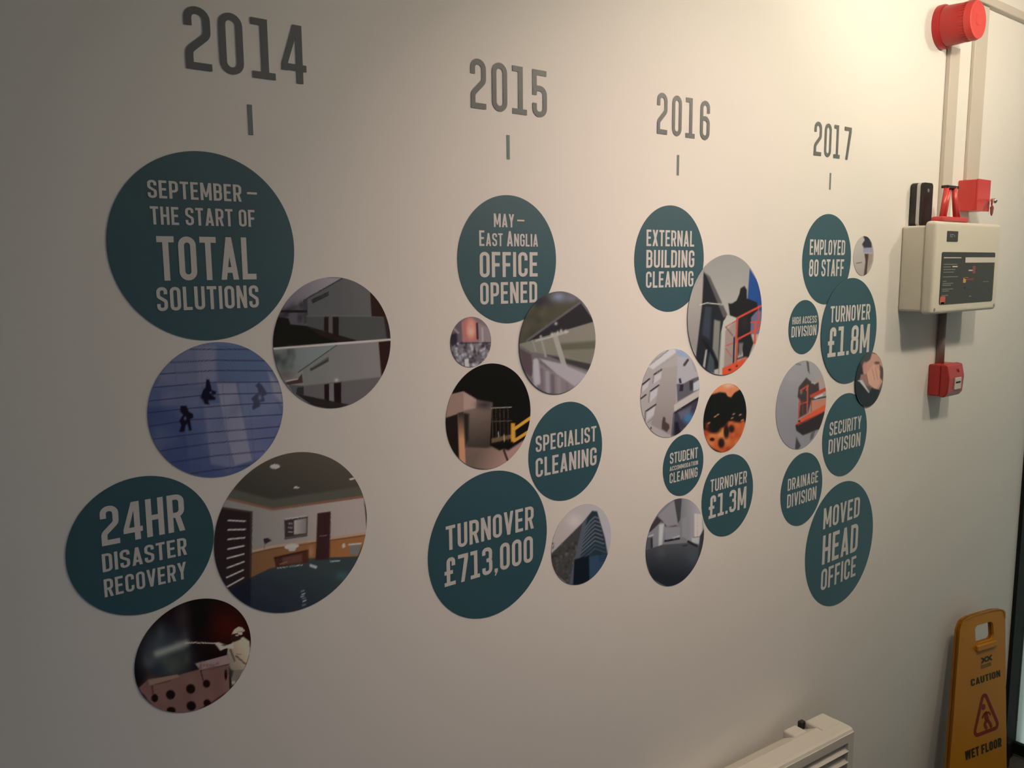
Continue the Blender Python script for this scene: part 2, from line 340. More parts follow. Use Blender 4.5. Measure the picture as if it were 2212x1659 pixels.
teal('t18', 'teal circle reading "turnover £1.8M", overlapping the circle above it', [
    ('TURNOVER', (620, 105), (630, 268), (1035, 75), (1030, 237), {}), ('£1.8M', (612, 318), (588, 622), (1035, 283), (1015, 575), {})], (1660, 640), 4.74, layer=1)
teal('sec', 'teal circle reading "security division", partly under the man photo circle', [
    ('SECURITY', (622, 1290), (620, 1428), (955, 1222), (938, 1357), {}), ('DIVISION', (612, 1465), (608, 1614), (938, 1395), (936, 1532), {})], (1660, 640), 4.74)
teal('drain', 'teal circle reading "drainage division"', [
    ('DRAINAGE', (188, 340), (188, 457), (490, 266), (490, 379), {}), ('DIVISION', (182, 495), (180, 630), (475, 418), (470, 547), {})], (1660, 960), 4.607)
teal('moved', 'large teal circle reading "moved head office", lowest at the right', [
    ('MOVED', (548, 628), (540, 838), (908, 525), (900, 722), {}), ('HEAD', (538, 900), (530, 1188), (890, 790), (882, 1064), {}),
    ('OFFICE', (520, 1235), (518, 1452), (875, 1115), (858, 1310), {})], (1660, 960), 4.607)

# years and the short vertical lines below them
ZB, ZT = .22509598*U+CAM[2], .29350539*U+CAM[2]
def year(txt, xl, xr, px, py):
    x0, x1 = at(xl, py)[0], at(xr, py)[0]
    o = thing('year_lettering', ((x0+x1)/2, 0, ZB), 'dark grey year lettering reading %s' % txt, 'wall lettering', 'year headings on the wall')
    gw = 0.36
    for ch, (a, b) in zip(txt, px):
        xa, xb = at(a, py)[0], at(b, py)[0]
        polys, n = text_polys(ch, 0.115, 0.40)
        poly_object('digit', polys, lambda q, z: (xa+(xb-xa)*q/n-o.location.x, -0.0008, z*(ZT-ZB)), M_GREY, o)
def tick(txt, x, y0, y1):
    a = at(x, (y0+y1)/2); w = 0.0028; z0, z1 = .15844386*U+CAM[2], .19328364*U+CAM[2]
    o = plate('tick_mark', [(-w, 0), (w, 0), (w, z1-z0), (-w, z1-z0)], -.0002, -.0007, M_TICK); o.location = (a[0], 0, z0)
    tag(o, 'short thin vertical line on the wall between %s and its teal circle' % txt, 'wall marking', 'thin vertical lines under the years')
def dig(off, sc, L): return [(off+a/sc, off+b/sc) for a, b in L]
year('2014', 402, 660, dig(200, 3.16, [(632, 808), (864, 1026), (1084, 1240), (1284, 1452)]), 100)
year('2015', 1016, 1181, dig(960, 5.925, [(335, 530), (607, 800), (868, 1052), (1125, 1308)]), 190)
year('2016', 1418, 1534, dig(1380, 7.9, [(310, 482), (568, 728), (800, 955), (1048, 1208)]), 250)
year('2017', 1758, 1838, dig(1720, 8.295, [(318, 450), (505, 625), (672, 785), (858, 982)]), 305)
tick('2014', 540.6, 224.7, 291); tick('2015', 1097.6, 292.4, 343.9); tick('2016', 1464.3, 336.3, 378.7); tick('2017', 1793, 373.8, 411.2)

# ------------------------------------------------------------------ printed photo stickers (a printed picture held as vertex colours)
M_PRINT = bpy.data.materials.new('printed_vinyl'); M_PRINT.use_nodes = True
_nt = M_PRINT.node_tree; _b = _nt.nodes['Principled BSDF']; _a = _nt.nodes.new('ShaderNodeVertexColor'); _a.layer_name = 'print'
_nt.links.new(_a.outputs[0], _b.inputs['Base Color']); _b.inputs['Roughness'].default_value = 0.42; _b.inputs['Specular IOR Level'].default_value = 0.3
class Paint:
    def __init__(s, X, Y): s.X, s.Y = X, Y; s.C = np.zeros(X.shape+(3,)); s.rs = np.random.RandomState(7)
    def mix(s, al, c): s.C = s.C*(1-al[..., None])+np.array(c, float)*al[..., None]
    def fill(s, c): s.C[:] = c
    def grad(s, p0, c0, p1, c1):
        d = np.array(p1, float)-np.array(p0, float); t = np.clip(((s.X-p0[0])*d[0]+(s.Y-p0[1])*d[1])/(d@d), 0, 1)[..., None]
        s.C = np.array(c0)*(1-t)+np.array(c1)*t
    def cover(s, pts, soft):
        ins = np.zeros(s.X.shape, bool); dm = np.full(s.X.shape, 1e9); n = len(pts)
        for i in range(n):
            (x0, y0), (x1, y1) = pts[i], pts[(i+1) % n]
            cr = ((y0 > s.Y) != (y1 > s.Y)) & (s.X < (x1-x0)*(s.Y-y0)/((y1-y0) or 1e-9)+x0); ins ^= cr
            dx, dy = x1-x0, y1-y0; t = np.clip(((s.X-x0)*dx+(s.Y-y0)*dy)/((dx*dx+dy*dy) or 1e-9), 0, 1)
            dm = np.minimum(dm, np.hypot(s.X-x0-t*dx, s.Y-y0-t*dy))
        return np.clip(.5+np.where(ins, dm, -dm)/soft, 0, 1)
    def poly(s, pts, c, soft=9, a=1.0): s.mix(s.cover(pts, soft)*a, c)
    def polyg(s, pts, p0, c0, p1, c1, soft=9):
        al = s.cover(pts, soft)[..., None]; d = np.array(p1, float)-np.array(p0, float)
        t = np.clip(((s.X-p0[0])*d[0]+(s.Y-p0[1])*d[1])/(d@d), 0, 1)[..., None]
        s.C = s.C*(1-al)+(np.array(c0)*(1-t)+np.array(c1)*t)*al
    def line(s, pts, w, c, soft=7, a=1.0):
        dm = np.full(s.X.shape, 1e9)
        for (x0, y0), (x1, y1) in zip(pts, pts[1:]):
            dx, dy = x1-x0, y1-y0; t = np.clip(((s.X-x0)*dx+(s.Y-y0)*dy)/((dx*dx+dy*dy) or 1e-9), 0, 1)
            dm = np.minimum(dm, np.hypot(s.X-x0-t*dx, s.Y-y0-t*dy))
        s.mix(np.clip(.5+(w/2-dm)/soft, 0, 1)*a, c)
    def ell(s, x, y, rx, ry, c, soft=.25, a=1.0, rot=0):
        ca, sa = math.cos(math.radians(rot)), math.sin(math.radians(rot)); dx, dy = s.X-x, s.Y-y
        d = np.hypot((dx*ca+dy*sa)/rx, (-dx*sa+dy*ca)/ry); s.mix(np.clip(.5+(1-d)/soft, 0, 1)*a, c)
    def glow(s, x, y, rx, ry, c, a=1.0): s.mix(a*np.exp(-((s.X-x)/rx)**2-((s.Y-y)/ry)**2), c)
    def spots(s, n, x0, x1, y0, y1, r, cols, a=.7):
        for i in range(n):
            s.glow(s.rs.uniform(x0, x1), s.rs.uniform(y0, y1), s.rs.uniform(.5, 1)*r, s.rs.uniform(.6, 1.3)*r, cols[i % len(cols)], a)
def photo(key, label, off, sc, white, n, draw, layer=0, sx=1.0):
    cx, cz, r = circ(key)
    g = np.linspace(-1, 1, n+1); A, B = np.meshgrid(g, g)
    with np.errstate(divide='ignore', invalid='ignore'):
        big = np.abs(A) > np.abs(B); rr = np.where(big, A, B)
        ph = np.where(big, (math.pi/4)*np.where(A == 0, 0, B/np.where(A == 0, 1, A)), math.pi/2-(math.pi/4)*np.where(B == 0, 0, A/np.where(B == 0, 1, B)))
    u, v = rr*np.cos(ph)*r*sx, rr*np.sin(ph)*r
    y0 = -0.0002-0.0012*layer; y1 = y0-.0007
    N = (n+1)**2; V = np.stack([u.ravel(), np.full(N, y1), v.ravel()], 1)
    px, py = photo_px(V+np.array([cx, 0, cz]))  # vertices projected through the camera to image pixels, where the picture is drawn
    P = Paint((px-off[0])*sc, (py-off[1])*sc); draw(P)
    col = np.clip((lin(P.C)/lin(white)*np.array([.78, .745, .70])-0.012), 0.003, 0.85)
    idx = np.arange(N).reshape(n+1, n+1)
    F = np.stack([idx[:-1, :-1], idx[:-1, 1:], idx[1:, 1:], idx[1:, :-1]], -1).reshape(-1, 4)
    rim = np.concatenate([idx[0, :-1], idx[:-1, -1], idx[-1, :0:-1], idx[:0:-1, 0]])
    k = len(rim); VB = V[rim].copy(); VB[:, 1] = y0
    vs = np.concatenate([V, VB]); col = np.concatenate([col, col[rim]])
    fs = F.tolist()+[[int(rim[i]), int(N+i), int(N+(i+1) % k), int(rim[(i+1) % k])] for i in range(k)]
    me = pymesh('photo_sticker', vs.tolist(), fs)
    at_ = me.color_attributes.new('print', 'FLOAT_COLOR', 'POINT')
    at_.data.foreach_set('color', np.concatenate([col, np.ones((len(col), 1))], 1).ravel())
    o = link('photo_sticker', me, M_PRINT); o.location = (cx, 0, cz)
    return tag(o, label, 'wall sticker', 'round photo stickers on the wall')

def d_white(p):
    p.fill((74, 70, 69))
    p.polyg([(130, 60), (930, 110), (500, 365), (210, 520), (100, 500)], (800, 150), (118, 106, 108), (300, 460), (88, 78, 84))
    p.spots(26, 210, 500, 380, 640, 45, [(48, 40, 48), (70, 58, 66), (38, 30, 33), (92, 80, 88)], .7)
    p.poly([(930, 110), (1240, 200), (1245, 527), (530, 533), (488, 365)], (73, 68, 68))
    p.polyg([(930, 110), (1240, 200), (1245, 527), (880, 530), (840, 170)], (880, 400), (73, 68, 68), (1240, 400), (78, 71, 71))
    p.poly([(490, 365), (540, 335), (545, 600), (500, 630)], (52, 46, 50))
    p.poly([(1240, 240), (1510, 380), (1510, 545), (1258, 535)], (36, 22, 19)); p.poly([(1390, 540), (1510, 540), (1510, 800), (1420, 800)], (40, 28, 28))
    p.poly([(530, 533), (1395, 545), (1430, 805), (1080, 812), (530, 645)], (61, 58, 57))
    p.line([(530, 533), (1250, 527)], 8, (85, 79, 78)); p.line([(500, 355), (930, 110)], 13, (38, 34, 35))
    p.poly([(340, 500), (425, 500), (425, 622), (340, 630)], (70, 64, 68)); p.line([(240, 480), (525, 480)], 28, (26, 21, 24))
    p.poly([(100, 530), (330, 560), (350, 625), (520, 642), (1090, 805), (900, 850), (120, 900)], (20, 17, 13))
    p.poly([(520, 642), (1090, 805), (900, 830), (700, 760)], (33, 21, 19)); p.poly([(780, 545), (820, 545), (818, 728), (778, 715)], (78, 64, 64))
    p.poly([(728, 540), (775, 540), (775, 716), (725, 692)], (27, 19, 19)); p.poly([(822, 542), (890, 542), (890, 762), (825, 735)], (27, 18, 18))
    p.poly([(580, 350), (775, 258), (777, 302), (600, 392)], (34, 32, 33)); p.line([(600, 365), (765, 285)], 9, (58, 55, 55))
    low = [(100, 905), (1520, 790), (1520, 1600), (100, 1600)]
    p.poly(low, (108, 98, 95))
    p.polyg([(100, 905), (880, 850), (440, 1165), (300, 1290), (100, 1100)], (700, 900), (104, 104, 103), (330, 1200), (96, 92, 90))
    p.spots(24, 140, 380, 920, 1120, 45, [(58, 60, 58), (72, 72, 70), (50, 50, 48), (84, 82, 80)], .7); p.glow(290, 1190, 90, 50, (84, 70, 64), .8)
    p.line([(440, 1160), (880, 850)], 10, (44, 42, 42)); p.line([(520, 1120), (770, 950)], 6, (90, 84, 82))
    p.polyg([(885, 850), (1335, 820), (1368, 1215), (500, 1312), (490, 1140)], (500, 1200), (98, 92, 89), (1300, 950), (106, 95, 93))
    p.poly([(1335, 820), (1500, 800), (1500, 1000), (1400, 1190), (1368, 1215)], (38, 20, 19))
    p.poly([(500, 1312), (1365, 1215), (1310, 1420), (1000, 1540), (500, 1425)], (80, 71, 71)); p.line([(500, 1310), (1365, 1213)], 8, (96, 86, 84))
    p.poly([(785, 1290), (835, 1285), (838, 1500), (785, 1490)], (94, 85, 85))
    p.poly([(728, 1298), (782, 1290), (782, 1482), (730, 1470)], (29, 17, 19)); p.poly([(835, 1284), (917, 1274), (918, 1512), (840, 1502)], (27, 16, 18)); p.glow(865, 1250, 22, 18, (160, 140, 135))
    p.poly([(568, 1120), (773, 990), (778, 1040), (575, 1150)], (48, 46, 46)); p.line([(590, 1110), (760, 1010)], 10, (80, 78, 76))
    p.poly([(290, 1280), (435, 1235), (478, 1175), (490, 1280), (310, 1305)], (56, 40, 38)); p.line([(300, 1262), (430, 1238)], 12, (150, 130, 122))
    p.poly([(320, 1300), (500, 1312), (500, 1425), (380, 1400)], (68, 64, 64)); p.poly([(425, 1330), (498, 1325), (498, 1420), (415, 1400)], (40, 36, 36))
    p.poly([(400, 1400), (500, 1420), (1010, 1525), (840, 1580), (600, 1540)], (34, 26, 26))
    p.line([(100, 902), (1520, 792)], 24, (160, 140, 134))
photo('white', 'photo circle split by a white line, grey gabled building before and after', (560, 580), 5.184, (150, 132, 122), 130, d_white, sx=.985)

def d_blue(p):
    p.grad((1100, 100), (62, 70, 98), (300, 1300), (40, 50, 88))
    p.poly([(590, 100), (900, 80), (900, 500), (690, 560), (180, 580), (330, 280)], (68, 70, 98), 60, .9)
    p.poly([(900, 70), (1250, 110), (1490, 260), (1520, 500), (1120, 510), (890, 380)], (52, 66, 98), 40)
    p.poly([(90, 800), (470, 780), (560, 1200), (580, 1580), (330, 1400), (120, 1050)], (36, 46, 84), 40, .9)
    p.poly([(1150, 520), (1500, 500), (1660, 900), (1640, 960), (1210, 960)], (66, 74, 104), 30)
    p.poly([(1210, 960), (1660, 900), (1450, 1380), (1310, 1420)], (64, 68, 104), 30)
    p.poly([(740, 760), (960, 760), (1110, 1500), (830, 1460)], (70, 74, 102), 30, .9)
    p.poly([(900, 520), (1120, 512), (1200, 900), (1310, 1420), (1110, 1480), (1000, 1050)], (88, 86, 106), 22)
    p.poly([(660, 100), (880, 100), (895, 500), (700, 560)], (82, 80, 104), 50, .7); p.poly([(1490, 380), (1640, 560), (1670, 780), (1560, 660)], (96, 92, 106), 40, .8)
    p.poly([(250, 600), (720, 580), (700, 760), (250, 780)], (66, 66, 94), 40, .7); p.spots(30, 100, 1650, 100, 1550, 120, [(60, 68, 100), (48, 56, 92), (74, 76, 104)], .3)
    L = [((590, 132), (1290, 132)), ((370, 283), (880, 258), (1465, 265)), ((245, 418), (900, 375), (1550, 380)), ((170, 573), (830, 515), (1615, 508)), ((130, 728), (720, 665), (880, 652), (1655, 635)),
         ((105, 866), (600, 812), (1200, 768), (1670, 750)), ((120, 1022), (630, 945), (1670, 885)), ((170, 1170), (780, 1095), (1630, 1025)), ((240, 1310), (470, 1270), (860, 1215), (1570, 1150)), ((375, 1440), (870, 1365), (1450, 1308)), ((600, 1568), (1280, 1470))]
    for q in L: p.line(q, 10, (30, 30, 58), 8)
    for x in (470, 770, 1000, 1290): p.line([(x-60, 300), (x+60, 1500)], 6, (48, 52, 86), 8, .5)
    k = (8, 8, 26)
    p.poly([(780, 480), (812, 480), (835, 560), (842, 600), (892, 620), (887, 652), (830, 652), (887, 690), (882, 717), (800, 722), (817, 775), (758, 762), (740, 717), (712, 692), (745, 600), (773, 570)], k, 14)
    p.poly([(480, 785), (552, 785), (577, 850), (627, 880), (627, 922), (590, 942), (610, 1062), (583, 1078), (560, 990), (540, 1012), (527, 1082), (467, 1088), (490, 1010), (467, 960), (510, 890), (478, 850)], k, 14)
    p.poly([(1345, 550), (1388, 513), (1427, 550), (1472, 620), (1482, 652), (1440, 672), (1457, 732), (1400, 742), (1400, 792), (1320, 832), (1308, 800), (1330, 760), (1298, 700), (1350, 652), (1382, 640), (1373, 580)], (40, 42, 64), 14)
    p.glow(535, 930, 14, 22, (90, 92, 118), .7); p.glow(830, 632, 14, 10, (88, 88, 112), .8); p.glow(1400, 690, 18, 30, (95, 95, 118), .7)
_blue = lambda p: (d_blue(p), setattr(p, 'C', p.C*.74+p.C.mean(-1, keepdims=True)*.26))
photo('blue', 'photo circle of a blue glass facade with three rope access climbers', (300, 730), 5.353, (125, 117, 112), 130, _blue)

def d_bath(p):
    p.grad((900, 70), (58, 52, 47), (750, 500), (46, 42, 40))
    p.ell(672, 208, 46, 22, (150, 148, 145)); p.ell(876, 408, 28, 10, (150, 147, 144)); p.ell(1398, 325, 26, 10, (150, 146, 142), rot=-12)
    p.poly([(270, 420), (650, 520), (1510, 390), (1515, 490), (650, 605), (200, 495)], (60, 58, 52), 25)
    p.polyg([(195, 515), (650, 620), (1510, 500), (1540, 840), (650, 975), (430, 1020), (170, 600)], (450, 800), (100, 94, 92), (1300, 700), (124, 112, 110))
    p.line([(205, 505), (650, 612), (1520, 490)], 24, (92, 64, 54))
    p.polyg([(440, 1030), (650, 975), (1530, 845), (1520, 900), (1450, 1060), (1000, 1070), (600, 1185), (440, 1260)], (460, 1100), (88, 62, 42), (1300, 950), (112, 72, 46))
    p.line([(450, 1012), (650, 965), (1525, 838)], 24, (128, 104, 88)); p.line([(450, 1030), (650, 985), (1525, 858)], 8, (70, 48, 40))
    p.polyg([(435, 1262), (620, 1172), (1000, 1082), (1450, 1055), (1430, 1230), (1100, 1510), (690, 1610), (430, 1560), (230, 1380)], (900, 1100), (40, 46, 48), (700, 1580), (30, 32, 42))
    p.poly([(660, 1062), (990, 990), (990, 1112), (680, 1162)], (54, 30, 24)); p.line([(665, 1075), (985, 1000)], 9, (30, 18, 16)); p.poly([(740, 1070), (930, 1030), (930, 1110), (745, 1140)], (72, 46, 40), 18)
    p.ell(830, 962, 66, 22, (165, 160, 160), rot=-6); p.poly([(785, 975), (880, 965), (860, 1005), (810, 1008)], (130, 124, 122), 10)
    p.poly([(112, 640), (168, 588), (460, 632), (446, 1262), (430, 1330), (240, 1430), (120, 1250), (95, 1050)], (31, 23, 25))
    p.line([(170, 600), (455, 640)], 14, (48, 38, 40)); p.poly([(440, 640), (460, 636), (446, 1260), (430, 1262)], (46, 34, 34))
    p.poly([(235, 1390), (446, 1265), (440, 1520), (330, 1500)], (21, 22, 32), 16)
    for a, b in (((230, 716), (390, 725)), ((230, 805), (390, 802)), ((230, 895), (385, 880)), ((228, 987), (380, 957)), ((222, 1075), (378, 1033)), ((222, 1165), (378, 1107)), ((218, 1255), (372, 1185)), ((218, 1345), (375, 1258))):
        p.line([a, b], 13, (150, 140, 140))
    p.poly([(760, 708), (982, 670), (977, 865), (765, 897)], (44, 36, 38)); p.polyg([(852, 716), (972, 694), (968, 838), (852, 850)], (852, 780), (128, 118, 116), (970, 780), (92, 86, 86))
    p.line([(768, 706), (978, 674)], 9, (150, 145, 145)); p.line([(765, 884), (970, 852)], 12, (70, 60, 60))
    for y in (745, 785, 825): p.line([(800, y), (836, y+2)], 7, (140, 130, 130))
    p.poly([(1072, 650), (1197, 632), (1187, 1082), (1055, 1094)], (42, 24, 26)); p.line([(1095, 865), (1160, 858)], 6, (96, 86, 80)); p.line([(1195, 640), (1186, 1080)], 8, (62, 42, 40))
    p.poly([(562, 890), (605, 882), (642, 907), (605, 925), (575, 945)], (34, 29, 31)); p.line([(575, 930), (570, 985)], 6, (80, 70, 66))
    p.poly([(1000, 1128), (1072, 1150), (1060, 1172), (1000, 1150)], (140, 145, 150)); p.line([(690, 1168), (790, 1155)], 8, (120, 118, 115)); p.line([(810, 1150), (930, 1137)], 8, (125, 124, 122)); p.line([(1195, 1103), (1280, 1098)], 12, (110, 120, 125))
    p.line([(720, 1130), (785, 1108)], 10, (92, 76, 70)); p.ell(1320, 955, 15, 22, (150, 134, 128)); p.poly([(1370, 945), (1482, 933), (1460, 1040), (1380, 1042)], (86, 82, 80)); p.line([(1370, 945), (1482, 935)], 14, (142, 130, 126))
    for x, y in ((932, 1380), (938, 1410), (930, 1435), (945, 1452), (950, 1475), (945, 1512)): p.line([(x-14, y+5), (x+16, y-5)], 7, (125, 130, 136))
    p.glow(1310, 1240, 60, 40, (50, 70, 82), .7); p.glow(1010, 1010, 25, 55, (140, 112, 92), .4)
photo('bath', 'largest photo circle, a flooded washroom with a dark louvred door', (440, 960), 4.366, (130, 120, 115), 150, d_bath)

def d_spray(p):
    p.fill((9, 6, 9)); p.glow(1370, 450, 330, 300, (36, 10, 4), 1); p.glow(980, 350, 140, 260, (5, 4, 5), .8)
    p.glow(480, 760, 300, 330, (40, 44, 52), .95); p.glow(640, 960, 240, 200, (42, 46, 46), .9); p.glow(760, 330, 110, 220, (36, 30, 34), .7); p.glow(450, 1000, 110, 80, (20, 28, 44), .6)
    p.spots(18, 250, 850, 500, 1050, 90, [(52, 56, 62), (30, 36, 44), (46, 50, 50)], .4)
    for w, a in ((120, .25), (70, .4), (36, .6)): p.line([(810, 672), (640, 735), (430, 810)], w, (104, 106, 106), 70, a)
    p.poly([(180, 1270), (310, 1150), (710, 1095), (950, 1028), (1390, 950), (1395, 1290), (1100, 1480), (900, 1600), (600, 1600), (380, 1520)], (70, 52, 52))
    p.spots(20, 250, 1380, 1100, 1550, 110, [(78, 56, 56), (62, 44, 42), (84, 62, 60)], .4)
    p.poly([(310, 1160), (700, 1085), (720, 1120), (320, 1235)], (84, 68, 62)); p.poly([(930, 942), (1360, 828), (1392, 945), (1000, 1035)], (92, 78, 80)); p.line([(1000, 1035), (1390, 950)], 14, (44, 32, 36)); p.spots(10, 1000, 1250, 940, 1010, 25, [(56, 44, 48)], .7)
    for x, y, a, b in ((395, 1400, 45, 55), (605, 1355, 60, 62), (872, 1278, 60, 63), (1082, 1210, 48, 53), (880, 1505, 62, 62), (1090, 1465, 48, 48), (612, 1565, 58, 48), (1338, 1088, 19, 72)): p.ell(x, y, a, b, (15, 4, 6))
    p.line([(1005, 1040), (1038, 1165)], 14, (30, 18, 20)); p.line([(360, 1240), (372, 1360)], 20, (58, 26, 26)); p.line([(400, 1222), (600, 1172)], 10, (46, 32, 30)); p.poly([(1380, 990), (1415, 990), (1410, 1270), (1385, 1280)], (24, 20, 22))
    p.polyg([(1445, 640), (1570, 588), (1655, 650), (1660, 800), (1605, 960), (1560, 1085), (1420, 1230), (1395, 1000), (1358, 810), (1370, 720)], (1400, 900), (88, 82, 76), (1640, 760), (132, 116, 104))
    p.poly([(1185, 668), (1240, 658), (1350, 700), (1440, 670), (1440, 745), (1340, 740), (1268, 772)], (122, 112, 108)); p.poly([(1280, 690), (1345, 690), (1330, 712), (1290, 705)], (50, 44, 42))
    p.line([(805, 670), (940, 664), (1215, 676)], 14, (124, 112, 108)); p.poly([(1400, 560), (1500, 545), (1540, 620), (1440, 660), (1400, 640)], (26, 16, 15), 16)
    p.poly([(1415, 552), (1450, 490), (1508, 452), (1562, 468), (1595, 515), (1520, 535)], (160, 118, 104)); p.line([(1495, 522), (1590, 512)], 8, (90, 40, 36)); p.ell(1530, 545, 30, 16, (150, 140, 132)); p.ell(1490, 570, 22, 9, (140, 130, 124))
    p.poly([(1420, 1030), (1575, 1020), (1490, 1180), (1415, 1240)], (72, 68, 66)); p.line([(1475, 842), (1595, 945)], 18, (34, 32, 30)); p.line([(1400, 760), (1455, 905)], 24, (50, 46, 42)); p.line([(1480, 815), (1545, 822)], 8, (60, 54, 48)); p.poly([(1400, 1010), (1440, 1040), (1420, 1130), (1395, 1120)], (34, 32, 34)); p.ell(1440, 1195, 26, 20, (110, 102, 100))
photo('spray', 'lowest photo circle at the left, a helmeted worker spraying a pierced wall in the dark', (270, 1280), 6.145, (108, 104, 104), 110, d_spray)

def d_crowd(p):
    p.fill((112, 92, 95)); p.poly([(40, 250), (150, 300), (160, 490), (40, 500)], (92, 76, 80)); p.poly([(40, 420), (110, 400), (118, 610), (80, 600)], (44, 37, 42), 18)
    p.poly([(150, 310), (212, 260), (285, 300), (292, 475), (158, 482)], (158, 94, 90), 14); p.ell(232, 365, 36, 80, (195, 122, 106), .9); p.glow(232, 390, 25, 30, (215, 150, 130))
    p.poly([(290, 310), (410, 370), (405, 520), (300, 500)], (126, 106, 106), 14); p.line([(285, 320), (290, 450)], 18, (70, 40, 48)); p.line([(330, 360), (335, 480)], 20, (150, 128, 126))
    p.line([(135, 492), (405, 486)], 9, (60, 50, 55)); p.line([(80, 360), (120, 400)], 20, (130, 112, 112))
    p.poly([(40, 520), (410, 520), (380, 700), (100, 700)], (96, 84, 86), 14); p.spots(130, 60, 400, 490, 700, 16, [(150, 140, 145), (58, 48, 56), (120, 108, 110), (46, 38, 46), (175, 165, 168)], .85)
    p.poly([(175, 630), (212, 630), (212, 700), (178, 700)], (175, 165, 168), 10)
photo('crowd', 'smallest photo circle of the 2015 group, a busy street crowd', (960, 620), 4.047, (178, 155, 142), 64, d_crowd)

def d_gutter(p):
    p.fill((104, 94, 92)); p.poly([(640, 500), (700, 220), (900, 40), (1030, 30), (1200, 130), (900, 350), (700, 490)], (74, 68, 54)); p.glow(850, 130, 90, 60, (54, 44, 50)); p.glow(1000, 85, 70, 45, (120, 120, 136)); p.glow(1110, 95, 60, 40, (104, 96, 104)); p.glow(780, 400, 70, 60, (60, 56, 44), .8)
    p.spots(16, 680, 900, 150, 420, 45, [(86, 80, 60), (62, 58, 48), (76, 66, 58)], .5)
    p.poly([(690, 495), (1195, 140), (1310, 300), (850, 440)], (46, 40, 41)); p.line([(720, 470), (1200, 125)], 20, (92, 82, 82)); p.glow(975, 320, 14, 12, (170, 160, 155))
    p.poly([(650, 500), (850, 440), (1310, 305), (1330, 480), (1290, 690), (1000, 600), (760, 570)], (124, 113, 100)); p.poly([(1000, 495), (1330, 470), (1330, 545), (1010, 560)], (90, 84, 68), 30); p.poly([(1000, 560), (1320, 545), (1280, 670), (1010, 600)], (112, 104, 90), 30)
    p.poly([(880, 590), (1280, 672), (1265, 730), (1080, 672)], (58, 54, 52), 14); p.line([(965, 420), (1045, 680)], 44, (150, 140, 128)); p.line([(842, 430), (885, 605)], 20, (140, 128, 120)); p.line([(770, 470), (800, 560)], 16, (136, 126, 118)); p.line([(800, 470), (920, 440), (1080, 390)], 16, (160, 146, 136))
    for x, y in ((940, 415), (990, 400), (1020, 385), (1060, 390)): p.glow(x, y, 12, 16, (178, 164, 154))
    p.poly([(650, 530), (760, 590), (780, 800), (690, 740)], (84, 66, 68), 18); p.poly([(790, 640), (1150, 870), (1000, 940), (870, 910), (760, 790)], (126, 110, 110)); p.poly([(830, 625), (1080, 685), (1275, 760), (1140, 870), (980, 760)], (158, 144, 144), 14); p.line([(1080, 690), (1270, 770)], 10, (120, 108, 106))
    for x, c in ((790, (168, 154, 154)), (850, (110, 92, 96)), (900, (150, 136, 134)), (945, (96, 82, 86)), (1000, (140, 122, 122)), (1070, (116, 98, 102))): p.line([(x, 690+(x-790)*.55), (x+6, 960)], 32, c, 18, .8)
    p.line([(800, 650), (815, 830)], 50, (168, 154, 154), 18)
photo('gutter', 'photo circle of a mossy roof gutter, overlapping the May circle', (960, 620), 4.047, (192, 170, 152), 96, d_gutter, layer=1)

def d_night(p):
    p.fill((9, 7, 9)); p.poly([(0, 945), (165, 912), (285, 985), (430, 1010), (430, 1390), (560, 1430), (760, 1290), (640, 1540), (400, 1600), (180, 1570), (0, 1300)], (102, 78, 70), 14)
    p.poly([(20, 950), (165, 912), (168, 1092), (0, 1145)], (132, 100, 90)); p.poly([(165, 912), (282, 985), (272, 1110), (168, 1100)], (150, 118, 108)); p.polyg([(168, 1080), (420, 1030), (410, 1410), (200, 1400)], (230, 1080), (108, 84, 76), (330, 1390), (56, 46, 40), 16)
    p.glow(350, 1030, 70, 40, (44, 36, 36), .8); p.poly([(0, 1150), (115, 1110), (128, 1490), (0, 1420)], (31, 22, 20), 12); p.polyg([(118, 1100), (165, 1090), (187, 1570), (130, 1530)], (140, 1100), (50, 40, 34), (150, 1330), (176, 118, 88), 12); p.poly([(165, 1100), (215, 1110), (210, 1330), (185, 1400)], (40, 32, 29), 20)
    p.polyg([(190, 1480), (400, 1400), (560, 1430), (740, 1310), (640, 1560), (400, 1600), (200, 1570)], (300, 1430), (96, 76, 68), (520, 1540), (148, 108, 98), 20)
    p.poly([(430, 960), (530, 940), (560, 1060), (420, 1060)], (17, 13, 13), 20); p.poly([(415, 1052), (592, 1050), (602, 1385), (480, 1430), (398, 1385)], (22, 14, 12))
    for x in (420, 450, 485, 520, 555): p.line([(x, 1060), (x+4, 1350)], 5, (80, 62, 52), 5, .8)
    p.line([(412, 1058), (585, 1050)], 8, (132, 122, 112)); p.line([(415, 1175), (590, 1170)], 6, (90, 76, 66)); p.poly([(410, 1325), (600, 1285), (600, 1320), (412, 1365)], (92, 70, 52), 10); p.line([(520, 1295), (524, 1345)], 11, (150, 118, 90)); p.line([(470, 1270), (475, 1310)], 7, (160, 150, 140))
    p.poly([(582, 1190), (617, 1190), (622, 1345), (582, 1352)], (190, 122, 48)); p.line([(610, 1242), (755, 1142)], 28, (196, 128, 48)); p.line([(610, 1345), (730, 1268)], 28, (190, 122, 46)); p.line([(520, 1430), (552, 1515)], 18, (48, 36, 34)); p.glow(625, 1120, 40, 60, (34, 30, 30), .6)
photo('night', 'photo circle of a dark caged platform on a yellow boom at night', (960, 620), 4.047, (172, 150, 138), 100, d_night)

